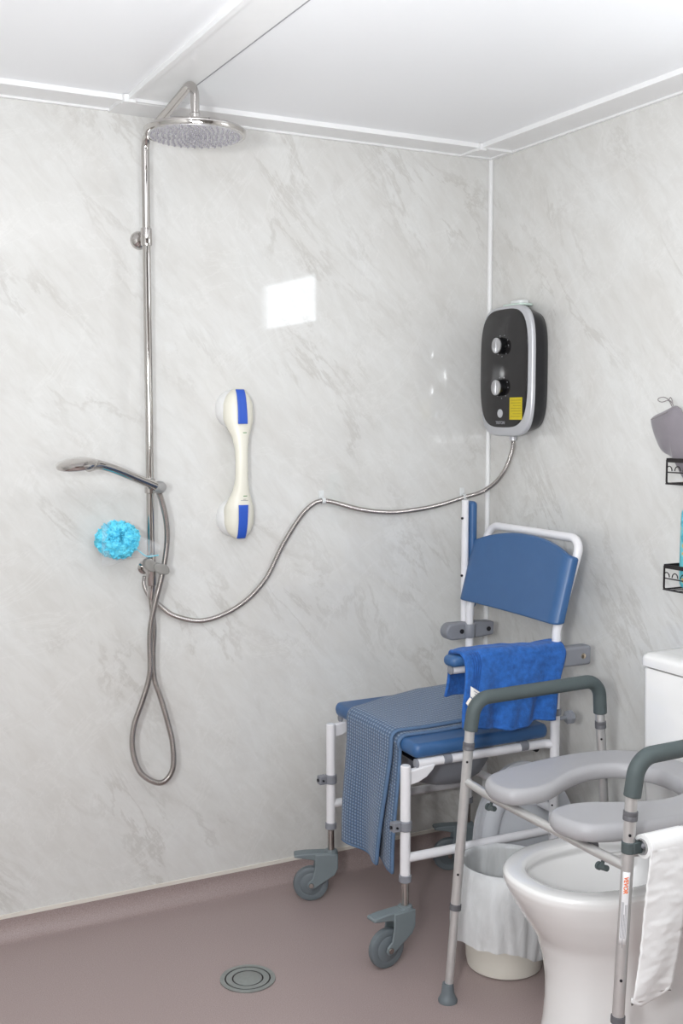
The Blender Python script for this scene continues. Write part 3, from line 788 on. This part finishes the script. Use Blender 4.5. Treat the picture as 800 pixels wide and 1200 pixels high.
so = [(-.105, .770), (-.105, .812), (-.16, .816)]+[(-.262+.027*cos(a), .790+.027*sin(a)) for a in [pi/2+pi*k/12 for k in range(13)]]+[(-.16, .764)]
hb_ = obj('hinge_block', prism(so, lambda u, v, w: Vector((u, w, v)), (-.194, -.152)), 'greyplas', CH, mods=[('bevel', .006, 3)])
objs('hinge_screw', [lathe([(.0075, 0), (.0075, .003)], (x, y, .790), (0, -1, 0), seg=18) for x, y in ((-.232, -.1935), (-.128, -.1935))], 'screw', hb_)
obj('hinge_sleeve', lathe([(.0185, -.022), (.0195, -.020), (.0195, .020), (.0185, .022)], (-.20, YL, .790), seg=24), 'greyplas', hb_)

# ================================================================== pan under the seat
t = thing('commode_pan', 'grey plastic commode pan hung under the blue seat', 'pan', (-.44, -.39, .40))
rings = []
for z, r in ((.405, .075), (.41, .09), (.43, .115), (.47, .137), (.51, .150), (.530, .155)):
    rings.append([Vector((p[0], p[1], z)) for p in superell(-.44, -.39, r*1.02, r, 2.4, 40)])
for z, r in ((.532, .150), (.50, .140), (.43, .108), (.415, .08)):
    rings.append([Vector((p[0], p[1], z)) for p in superell(-.44, -.39, r*1.02, r, 2.4, 40)])
obj('bowl', loft(rings), 'pan', t)
obj('lip', merge(loft([[Vector((p[0], p[1], z)) for p in superell(-.44, -.39, r, r, 2.4, 40)] for z, r in ((.524, .155), (.524, .163), (.531, .163), (.531, .155))], (False, False))), 'pan', t)

# ================================================================== bath mat over the seat
def seat_z(y): f = (y+.142)/(-.486); return .561*(1-f)+.552*f+.040
def mat_path(y, s, drop_to, lift, x_end=-.255):
    """front to back path at row y, lift above seat"""
    zt_ = seat_z(y)+lift
    xf = -.668-lift
    p = [(xf-.020, y, drop_to), (xf-.010, y, .40), (xf-.002, y, .53), (xf-.001, y, zt_-.018), (xf+.006, y, zt_-.006), (xf+.020, y, zt_), (-.55, y, zt_), (x_end, y, zt_)]
    return [Vector(q) for q in p]
def make_mat(y0, y1, lift, drop_far, drop_near, shift=0):
    def fn(u, v):
        # v along the cloth from the hanging end; u across from far to near
        wob = .006*sin(5*v+u*3)
        y = y0+(y1-y0)*u
        pts = fillet(mat_path(y, 0, drop_far+(drop_near-drop_far)*u**1.6, lift), .03, 4)
        L = plen(pts); q = path_at(pts, L*v)
        hang = max(0, min(1, (.56-q.z)/.36))
        q.x += -.012*sin(u*7+1.0)*hang-.006*hang*sin(10*v)
        q.y += shift*hang*(u**2)-.022*hang*(1-u)
        q.z += .002*sin(13*v+3*u)*(1-hang)
        # across the cloth near the back the mat lies skewed
        q.y += .105*(1-u)*max(0, min(1, (q.x+.64)/.26))*(q.z > .5)
        return q
    return fn
t = thing('bath_mat', 'folded grey-blue chenille bath mat draped over the front of the blue seat', 'bath mat', (-.60, -.42, .21))
f1 = make_mat(-.268, -.525, .014, .226, .226, .030)
obj('top_layer', grid(f1, 30, 120, uv=True), 'matcloth', t, mods=[('solid', .008, 0)], angle=180)
f2 = make_mat(-.285, -.548, .005, .235, .220, -.012)
def f2b(u, v):
    q = f2(u, v); q.x += .006 if q.z < .57 else 0; return q
obj('under_layer', grid(f2b, 30, 100, uv=True), 'matcloth', t, mods=[('solid', .007, 0)], angle=180)
hem = [f1(1.0, v/90) for v in range(0, 91)]
obj('hem', merge(sweep(hem, .0052, 8), sweep([f1(u/20, 0) for u in range(21)], .005, 8), sweep([f2b(1.0, v/90) for v in range(0, 91)], .0045, 8), sweep([f2b(u/20, 0) for u in range(21)], .0045, 8)), 'mathem', t, angle=180)

# ================================================================== royal blue towel over the lowered arm
def towfn(u, v, flare=1):
    # u along the arm (front to back), v from far hem over the arm to near hem
    x = -.532+.335*u
    top = .833+.004*sin(u*6)
    zb_far = .700+.01*u; zb_near = .640-.018*min(1, u*4)+.006*sin(u*9)
    pts = fillet([(x, AY+.046, zb_far), (x, AY+.036, top-.02), (x, AY+.030, top), (x, AY-.034, top), (x, AY-.042, top-.03), (x, AY-.050, zb_near)], [.02, .015, .02, .03], 5)
    L = plen(pts); q = path_at(pts, L*v)
    dn = max(0, (top-.03-q.z)/.20) if v > .5 else 0
    q.x += -.012*dn*(1-u)*2-.055*dn*u**2+.004*sin(12*v+8*u)
    q.y += -(.010*sin(u*13+.6)+.006*sin(u*27+2)*1.0+.004)*min(1, dn*1.4)*1.0 - (.0)
    if v <= .5:
        q.y += .004*sin(u*15)
        q.x += -.030*(1-u)*max(0, (top-.03-q.z)/.13)*.3
    q.z += .003*noise.noise(Vector((u*8, v*12, 0)))
    return q
t = thing('hand_towel', 'royal blue terry towel hung over the lowered near arm of the white chair', 'towel', (-.38, AY, .63))
bm = grid(towfn, 60, 90, uv=True)
obj('cloth', bm, 'towel', t, mods=[('solid', .008, 0)], angle=180)
def onto(u, v, off=.0052):
    a = towfn(u, v); b = towfn(u+.01, v)-a; c = towfn(u, v+.01)-a; nn = b.cross(c).normalized()
    if nn.y > 0: nn = -nn
    return a+nn*off
obj('woven_band', merge(*[grid(lambda i, j, k=k: onto(.055+.022*k+.008*j, .50+.49*i), 40, 2) for k in range(4)]), 'toweldark', t, mods=[('solid', .001, 0)], angle=180)
obj('hem', merge(sweep([towfn(0, v/60) for v in range(61)], .0055, 8), sweep([towfn(u/40, 1) for u in range(41)], .0055, 8)), 'towel', t, angle=180)
def quadfn(a, b, c, d):
    a, b, c, d = [Vector(q)+Vector((-.008, 0, .010)) for q in (a, b, c, d)]
    return lambda i, j: a.lerp(b, i).lerp(d.lerp(c, i), j)+Vector((0, -.004*sin(pi*i), 0))
tg = obj('care_tag', grid(quadfn((-.533, -.700, .746), (-.501, -.704, .724), (-.517, -.705, .703), (-.536, -.703, .719)), 6, 6), 'tag', t, mods=[('solid', .001, 0)])
obj('tag_print', merge(*[grid(quadfn((-.527+.002*k, -.7065, .735-.008*k), (-.511-.001*k, -.7085, .724-.006*k), (-.511-.001*k, -.7085, .722-.006*k), (-.527+.002*k, -.7065, .733-.008*k)), 4, 1) for k in range(3)]), 'tagprint', tg)
obj('care_tag', grid(quadfn((-.536, -.701, .717), (-.524, -.703, .705), (-.538, -.703, .684), (-.549, -.701, .702)), 4, 4), 'cream', t, mods=[('solid', .001, 0)])

# ================================================================== raised toilet seat frame
YA, YB = -.862, -1.458
t = thing('toilet_safety_frame', 'aluminium raised toilet seat frame with dark foam grips, standing over the toilet', 'toilet frame', (-.44, -1.16, 0))
FR = t
zn = .016
def side(y, dz, foot_x, sh=0, yfoot=0):
    xf, xb = -.652+sh, -.236+sh
    ztop = .778+dz
    # foam grip
    g = fillet([(xf+.001, y, .690+dz), (xf+.014, y, ztop-.008), (xb-.004, y, ztop-.004), (xb+.002, y, .683+dz)], [.078, .062], 10)
    gp = obj('foam_grip', sweep(g, .0178, 24), 'foam', FR, mods=[('bevel', .002, 2)])
    for (x0, xt, nm) in ((foot_x, xf, 'leg'), (-.180+sh, xb, 'leg')):
        top = Vector((xt, y, .70+dz)); bot = Vector((x0, y+yfoot, .0))
        P = lambda z: bot.lerp(top, z/(.70+dz))
        lg = obj(nm, sweep([P(.245), P(.70+dz)], .0125, 22), 'alu', FR)
        obj('lower_tube', sweep([P(.03), P(.25)], .0108, 22), 'alu', lg)
        d = (top-bot).normalized()
        objs('clamp_ring', (lathe([(.0126, -.008), (.0148, -.007), (.0148, .007), (.0126, .008)], P(.243), d, seg=24),
                                lathe([(.0126, -.010), (.0150, -.009), (.0150, -.001), (.0144, 0), (.0150, .001), (.0150, .009), (.0126, .010)], P(.652+dz), d, seg=24)), 'framegrey', lg)
        obj('rubber_foot', lathe([(.0240, 0), (.0245, .006), (.021, .012), (.0165, .022), (.0150, .040), (.0135, .048)], bot, (0, 0, 1), seg=28), 'tyre', lg)
        sx = Vector((-.6, -.8, 0))
        objs('snap_button', [lathe([(.0030, .011), (.0030, .0140)], P(z), sx, seg=10) for z in (.615+dz, .33)], 'screw', lg)
    return P
side(YA, 0, -.712); side(YB, zn, -.700, -.012)
# front and back bars under the seat
fb = obj('front_bar', sweep(fillet([(-.662, YA, .562), (-.672, YA-.12, .561), (-.674, YB+.12, .561), (-.674, YB, .562)], .04), .0105, 18), 'alu', FR)
obj('rear_bar', sweep([(-.225, YA, .560), (-.225, YB, .560)], .0105, 18), 'alu', FR)
obj('cross_brace', sweep(fillet([(-.664, -1.40, .560), (-.45, -1.39, .545), (-.225, -1.40, .560)], .02), .0085, 14), 'alu', FR)
# padded horseshoe seat
cyS = -1.172
out = []
def arc(cx, cy, rx, ry, a0, a1, n):
    return [(cx+rx*cos(radians(a0+(a1-a0)*k/n)), cy+ry*sin(radians(a0+(a1-a0)*k/n))) for k in range(n+1)]
# outer outline (far half) from the tip backwards then mirrored
far = [(-.680, .056), (-.706, .072), (-.720, .105), (-.716, .150), (-.692, .190), (-.64, .214), (-.56, .230), (-.48, .240), (-.40, .243), (-.32, .234), (-.26, .212), (-.215, .172), (-.190, .115), (-.182, .05), (-.181, 0)]
inner = [(-.300, 0), (-.304, .040), (-.320, .080), (-.348, .108), (-.385, .122), (-.43, .122), (-.48, .110), (-.53, .088), (-.575, .064), (-.615, .050), (-.648, .050)]
half = far+[]
loop = [(x, y) for x, y in far]+[(x, -y) for x, y in far[-2::-1]]+[(x, -y) for x, y in inner[::-1]]+[(x, y) for x, y in inner[1:]]
def smooth_loop(P, it=2):
    for _ in range(it):
        Q = []
        for i in range(len(P)):
            a, b = P[i], P[(i+1) % len(P)]
            Q += [(a[0]*.75+b[0]*.25, a[1]*.75+b[1]*.25), (a[0]*.25+b[0]*.75, a[1]*.25+b[1]*.75)]
        P = Q
    return P
loop = [(x, cyS+y) for x, y in smooth_loop(loop)]
pd = cushion(loop, .572, .612, .014)
for v in pd.verts: v.co.z += .005
obj('padded_seat', pd, 'seatgrey', FR, angle=180)
for y in (-1.02, -1.335):
    obj('seat_clip', merge(lathe([(.0106, -.012), (.014, -.011), (.014, .011), (.0106, .012)], (-.664, y, .562), (0, 1, 0), seg=20)), 'framegrey', FR)
for y in (-.985, -1.385):
    obj('spring_pin', merge(lathe([(.004, 0), (.004, .014)], (-.672, y, .548), (-.2, 0, -1), seg=12), sweep([(-.672, y-.013, .536), (-.672, y+.014, .532)], .0065, 12), lathe([(.009, -.003), (.009, .003)], (-.672, y+.012, .533), (0, 1, 0), seg=14)), 'foam', FR)
# sticker with maker's name on the near front leg
def nearleg(z):
    top = Vector((-.664, YB, .70+zn)); bot = Vector((-.700, YB, 0)); return bot.lerp(top, z/(.70+zn))
def wrap(u, z, off=.0004, ang0=radians(224)):
    """u metres round the tube, z height"""
    c = nearleg(z); a = ang0+u/.0125
    return c+Vector((cos(a), sin(a), 0))*(.0125+off)
stk = obj('sticker', grid(lambda i, j: wrap((i-.5)*.0150, .405+.150*j), 10, 10), 'sticker', FR, mods=[('solid', .0003, 1)])
obj('sticker_name', text_bm('VEVOR', .0112, lambda u, v, w: wrap(v, .528-u, .0011+w), curved=True), 'orange', stk, smooth=False)
obj('sticker_print', merge(*[grid(lambda i, j, k=k: wrap(-.0052+.0022*k+.0012*i, .418+.070*j-(.02 if k == 2 else 0), .0008), 1, 6) for k in range(5)]), 'print', stk)
obj('sticker_block', merge(grid(lambda i, j: wrap(-.0060+.0050*i, .455+.038*j, .0009), 3, 4)), 'silver', stk)
obj('side_clamp', merge(lathe([(.0127, -.012), (.0145, -.012), (.0145, .012), (.0127, .012)], nearleg(.603), (0, 0, 1), seg=24), box(nearleg(.603)+Vector((.012, -.004, 0)), (.022, .024, .024))), 'foam', FR, mods=[('bevel', .002, 2)])

# ================================================================== toilet roll
RX0, RX1, RY, RZ = -.650, -.547, -1.476, .606
t = thing('toilet_roll', 'white toilet roll on the near side rail with a long paper tail hanging down', 'toilet roll', ((RX0+RX1)/2, RY, .29))
obj('roll', lathe([(.0165, .0), (.0235, .0), (.0245, .001), (.0245, .104), (.0235, .105), (.0165, .105), (.0165, 0)], (RX0, RY, RZ), (1, 0, 0), seg=40, cap=False), 'paper', t)
obj('tube', lathe([(.0145, -.004), (.0162, -.004), (.0162, .109), (.0145, .109), (.0145, -.004)], (RX0, RY, RZ), (1, 0, 0), seg=28, cap=False), 'card', t)
def paper(u, v):
    # v: from the top of the roll over the near side and down
    if v < .16:
        a = v/.16*pi/2+radians(5); y, z = RY-.0265*sin(a), RZ+.0265*cos(a)
    else:
        s = (v-.16)/.84; y, z = RY-.0265-.006*sin(pi*s)+.012*s, RZ-.330*s+.006*u*(0)
    s = max(0, (v-.16)/.84)
    x = RX0+.105*u
    x += -.036*s*(1-u)-.028*s*u-.003*sin(7*s)
    y += .006*sin(u*5+4*s)*s+.0016*noise.noise(Vector((u*5, s*26, 0)))*(s > 0)+.0022*noise.noise(Vector((u*2, s*11, 3)))
    z += .006*sin(u*3)*s - .020*(abs(u-.5)*2)**3*(s > .97)*-1
    return Vector((x, y, z))
obj('paper_tail', grid(paper, 16, 120), 'paper', t, mods=[('solid', .0016, 0)], angle=180)
t2 = obj('roll_holder', sweep(fillet([(-.655, YB+.003, .603), (-.64, RY, RZ+.002), (RX1+.02, RY, RZ)], .01), .0075, 14), 'greyplas', FR)

# ================================================================== toilet
TY = -1.157
t = thing('toilet', 'white ceramic close-coupled toilet without its seat, standing below the padded frame seat', 'toilet', (-.40, TY, 0))
def sec(z, xf, xb, hw, n=2.35, seg=64):
    return [Vector((x, y, z)) for x, y in superell((xf+xb)/2, TY, (xb-xf)/2, hw, n, seg)]
outer = [(.0, -.620, -.10, .138), (.015, -.620, -.10, .138), (.05, -.614, -.10, .134), (.10, -.610, -.10, .131), (.15, -.610, -.11, .131), (.20, -.618, -.13, .135), (.25, -.634, -.17, .145), (.29, -.662, -.19, .160),
         (.33, -.688, -.20, .174), (.365, -.708, -.21, .182), (.385, -.716, -.21, .186), (.397, -.716, -.21, .186), (.403, -.711, -.213, .181), (.405, -.700, -.222, .172)]
inn = [(.405, -.678, -.262, .142), (.402, -.668, -.268, .132), (.392, -.664, -.272, .128), (.375, -.668, -.270, .132), (.368, -.664, -.272, .128), (.340, -.640, -.290, .115), (.29, -.590, -.33, .088), (.24, -.540, -.37, .062), (.215, -.50, -.40, .04)]
def densify(S, k=3):
    out = []
    for i in range(len(S)-1):
        for j in range(k): f = j/k; out.append(tuple(S[i][q]*(1-f)+S[i+1][q]*f for q in range(4)))
    return out+[S[-1]]
KZ = 1.042
obj('bowl', loft([sec(q[0]*KZ, *q[1:]) for q in densify(outer)+densify(inn)], (True, True)), 'ceramic', t, angle=180)
obj('water', loft([sec(.235, -.53, -.38, .057), sec(.236, -.53, -.38, .057)]), simple('water', (205, 212, 214), .03, vary=.01), t)
obj('rear_deck', merge(bbox(-.27, -.008, TY-.165, TY+.165, .30, .422)), 'ceramic', t, mods=[('bevel', .02, 4)])
obj('cistern', loft([[Vector((x, y, z)) for x, y in rrect(-.190+d, -.006, TY-.197+d, TY+.197-d, .028)] for z, d in ((.422, .018), (.44, .010), (.55, .004), (.822, 0), (.826, .003))]), 'ceramic', t)
ld = obj('cistern_lid', loft([[Vector((x, y, z)) for x, y in rrect(-.194+d, -.004, TY-.201+d, TY+.201-d, .028)] for z, d in ((.829, .004), (.832, .0), (.850, 0), (.858, .003), (.863, .010), (.8655, .03))]), 'ceramic', t)
obj('flush_button', lathe([(.022, 0), (.022, .004), (.018, .006), (.0, .006)], (-.10, TY, .865), (0, 0, 1), seg=32, cap=False), 'chrome', ld)

# ================================================================== removed toilet seat leaning behind the bin
t = thing('loose_toilet_seat', 'pale toilet seat and lid taken off and stood upright behind the lined bin', 'toilet seat', (-.265, -.55, .0))
def seatpt(u, v, w):
    # u along x, v up, w thickness towards the room; leans back
    return Vector((-.252+u*.96, -.585+v*.13-w, .004+v*1.01))
def egg(d, n=2.25, seg=56):
    out = []
    for k in range(seg):
        a = 2*pi*k/seg; c, s = cos(a), sin(a)
        x = (.185-d)*copysign(abs(c)**(2/n), c); z = .225+(.228-d)*copysign(abs(s)**(2/n), s)
        if s > 0: x *= 1-.22*s*s
        out.append((x, z))
    return out
def eggring(d, w): return [seatpt(x, z, w) for x, z in egg(d)]
obj('lid', loft([eggring(0.004, -.004), eggring(0, 0), eggring(0, .012), eggring(.012, .018), eggring(.04, .021)]), 'lidgrey', t)
obj('seat_ring', loft([eggring(.006, .021), eggring(.002, .026), eggring(.006, .036), eggring(.022, .043), eggring(.050, .043), eggring(.064, .036), eggring(.068, .022), eggring(.006, .021)], (False, False)), 'lidgrey', t)
objs('hinge', (cyl(seatpt(-.075, .012, .020), seatpt(-.035, .012, .020), .010), cyl(seatpt(.035, .012, .020), seatpt(.075, .012, .020), .010)), 'chrome', t)

# ================================================================== bin with liner
BX, BY = -.468, -.765
t = thing('waste_bin', 'small round off-white waste bin between the chair and the toilet', 'bin', (BX, BY, 0))
obj('bucket', lathe([(.092, .0), (.100, .004), (.103, .02), (.116, .27), (.119, .272), (.119, .278), (.114, .278), (.112, .268), (.098, .012), (.0, .010)], (BX, BY, 0), seg=56), 'binwhite', t)
def linerpt(a, s):
    """s 0 inside low, .45 rim, 1 lowest outside hem"""
    nz = noise.noise(Vector((cos(a)*1.8, sin(a)*1.8, s*1.5)))
    nf = noise.noise(Vector((cos(a)*6, sin(a)*6, s*2+5)))
    if s < .4:
        f = s/.4; r = .103+.008*f+.002*nf; z = .16+.122*f
    elif s < .5:
        f = (s-.4)/.1; r = .112+.012*f+.002*nf; z = .282+.005*sin(pi*f)
    else:
        f = (s-.5)/.5
        r = .125+.016*sin(pi*min(1, f*1.0))*(.6+.9*nz)+.010*f*max(0, nz)+.006*nf*f+.004
        side_ = max(0, cos(a-radians(200)))
        r += .028*side_**3*f
        low = .078-.03*nz-.015*max(0, cos(a-radians(300)))+.016*side_
        z = (.282-.020*max(0, cos(a-radians(190)))**2)*(1-f)+low*f; r += .0045*nf*sin(pi*f)+.003*sin(a*23+4*nz)*f
    return Vector((BX+r*cos(a), BY+r*sin(a), z))
NA, NS = 110, 40
rings = [[linerpt(2*pi*k/NA, s/NS) for k in range(NA)] for s in range(NS+1)]
tag(obj('bin_liner', loft(rings, (False, False)), 'liner', angle=180), 'translucent white plastic liner hanging over the rim of the off-white bin', 'bin liner')

# ================================================================== wire caddies and their contents
def caddy(z0, z1, lab):
    t = thing('wire_shelf', lab, 'shelf', (-.05, -1.1, z0), 'black wire shelves on the right wall')
    y0, y1 = -.945, -1.245; xf = -.100; r = .0022
    obj('top_band', merge(bbox(xf, xf+.002, y1, y0, z1-.011, z1), bbox(xf, -.002, y0-.002, y0, z1-.011, z1), bbox(xf, -.002, y1, y1+.002, z1-.011, z1), bbox(-.004, -.002, y1, y0, z1-.011, z1)), 'blackwire', t, smooth=False)
    W = []
    zm = z0+(z1-z0)*.45
    W.append(sweep([(xf, y0, z0), (xf, y1, z0)], r, 8)); W.append(sweep([(xf, y0, zm), (xf, y1, zm)], r*.8, 8))
    W.append(sweep([(-.004, y0, z0), (-.004, y1, z0)], r, 8))
    for y in (y0-.001, y1+.001):
        W.append(sweep(fillet([(xf+.001, y, z1-.004), (xf+.001, y, z0), (-.004, y, z0), (-.004, y, z1-.004)], .006, 4), r*1.2, 8))
    for k in range(1, 12):
        y = y0+(y1-y0)*k/12
        W.append(sweep([(xf, y, z0), (-.004, y, z0)], r*.7, 6))
    # curled ends of the front wires
    for k in range(4):
        yy = y0-.012-.03*k
        W.append(sweep([(xf-.001, yy+.010*cos(a), zm+.004+.012*sin(a)) for a in [pi*q/10 for q in range(11)]], r*.7, 6))
    obj('wires', merge(*W), 'blackwire', t)
    return t
caddy(1.299, 1.366, 'black wire wall shelf, the upper one, holding a grey drawstring bag')
caddy(1.020, 1.087, 'black wire wall shelf, the lower one, holding a turquoise packet')
# grey drawstring bag
t = thing('drawstring_bag', 'grey velvety drawstring bag slumped out of the upper wire shelf', 'bag', (-.08, -.93, 1.30))
ol = [(-.853, 1.470), (-.857, 1.452), (-.863, 1.436), (-.874, 1.410), (-.889, 1.388), (-.908, 1.377), (-.930, 1.369), (-.953, 1.350), (-.962, 1.318), (-.975, 1.303), (-1.010, 1.302), (-1.035, 1.330), (-1.04, 1.38), (-1.02, 1.42), (-.995, 1.455), (-.968, 1.483), (-.950, 1.502), (-.935, 1.503), (-.915, 1.494), (-.885, 1.484), (-.862, 1.477)]
ol = smooth_loop(ol, 1)
cyb, czb = -.945, 1.425
def bagring(s, side):
    out = []
    for y, z in ol:
        yy, zz = cyb+(y-cyb)*s, czb+(z-czb)*s
        th = .024*sqrt(max(0, 1-s*s))*(1+.35*noise.noise(Vector((yy*14, zz*14, side*3))))
        base = -.068 if zz > 1.37 else -.068+.015*(1.37-zz)/.07
        out.append(Vector((base+side*th+.003*noise.noise(Vector((yy*40, zz*40, 1))), yy, zz)))
    return out
ss = [.02, .3, .55, .75, .88, .96, 1.0]
obj('pouch', loft([bagring(s, 1) for s in ss]+[bagring(s, -1) for s in ss[-2::-1]]), 'bag', t, angle=180)
obj('drawstring', merge(sweep(catmull([(-.080, -.940, 1.500), (-.083, -.930, 1.516), (-.085, -.908, 1.512), (-.085, -.893, 1.517), (-.085, -.897, 1.523), (-.085, -.915, 1.525), (-.085, -.930, 1.519), (-.085, -.942, 1.512), (-.083, -.948, 1.502)], .003), .0013, 6),
                        sweep(catmull([(-.083, -.932, 1.518), (-.085, -.938, 1.524), (-.085, -.944, 1.518), (-.083, -.946, 1.504)], .003), .0013, 6)), 'cord', t)
obj('channel_seam', sweep([(-.0915, -.875, 1.466), (-.0945, -.905, 1.475), (-.094, -.938, 1.486)], .0012, 6), 'cord', t)
# turquoise packet
pk = []
def pkring(s, side):
    out = []
    for y, z in superell(0, 0, .060, .106, 9, 56):
        th = .016*(1-s**4)*(.5+.5*s if s < .01 else 1)
        out.append(Vector((-.060+side*th+.0015*sin(z*40)*(1-s), -1.020+y*s+.09*(z*s)*-.12, 1.130+z*s)))
    return out
tag(obj('refill_packet', loft([pkring(s, 1) for s in (.05, .4, .7, .85, .95, 1)]+[pkring(s, -1) for s in (.95, .85, .7, .4, .05)]), 'packet', angle=60), 'turquoise plastic packet standing in the lower wire shelf', 'packet')

# ================================================================== light
def area(name, loc, tgt, size, power, color=(1, 1, 1), sy=None):
    l = bpy.data.lights.new(name, 'AREA'); l.energy = power; l.size = size; l.color = color
    if sy: l.shape = 'RECTANGLE'; l.size_y = sy
    o = bpy.data.objects.new(name, l); COL.objects.link(o); o.location = loc
    o.rotation_euler = (Vector(tgt)-Vector(loc)).to_track_quat('-Z', 'Y').to_euler()
    return o
area('flash', (-2.62, -3.05, 1.55), (-.9, -.3, 1.25), .17, 27, (.965, .985, 1))
area('ceiling_fill', (-2.05, -2.5, 2.27), (-2.05, -2.5, 0), .8, 10, (.94, .98, 1))  # added soft fill under the ceiling behind the camera, no fitting modelled
area('bounce', (-1.75, -2.4, 1.5), (-1.35, -1.9, 2.6), .7, 32, (.94, .972, 1))  # added uplight standing in for flash bounced off the ceiling

w = bpy.data.worlds.new('world'); SC.world = w; w.use_nodes = True
w.node_tree.nodes['Background'].inputs[0].default_value = (.85, .92, 1, 1)
w.node_tree.nodes['Background'].inputs[1].default_value = 1.0

# ================================================================== camera
cam = bpy.data.cameras.new('camera'); co = bpy.data.objects.new('camera', cam); COL.objects.link(co)
pitch = math.atan(110/1305)
co.location = (-2.2025, -3.1334, 1.47)
co.rotation_euler = (pi/2-pitch, 0, -radians(27.6))
cam.sensor_fit = 'VERTICAL'; cam.sensor_height = 36; cam.lens = 36*1305/1200
cam.clip_start = .02
SC.camera = co
vs = SC.view_settings
vs.view_transform = 'Standard'; vs.look = 'None'; vs.gamma = 1; vs.use_curve_mapping = False; vs.exposure = 0.16
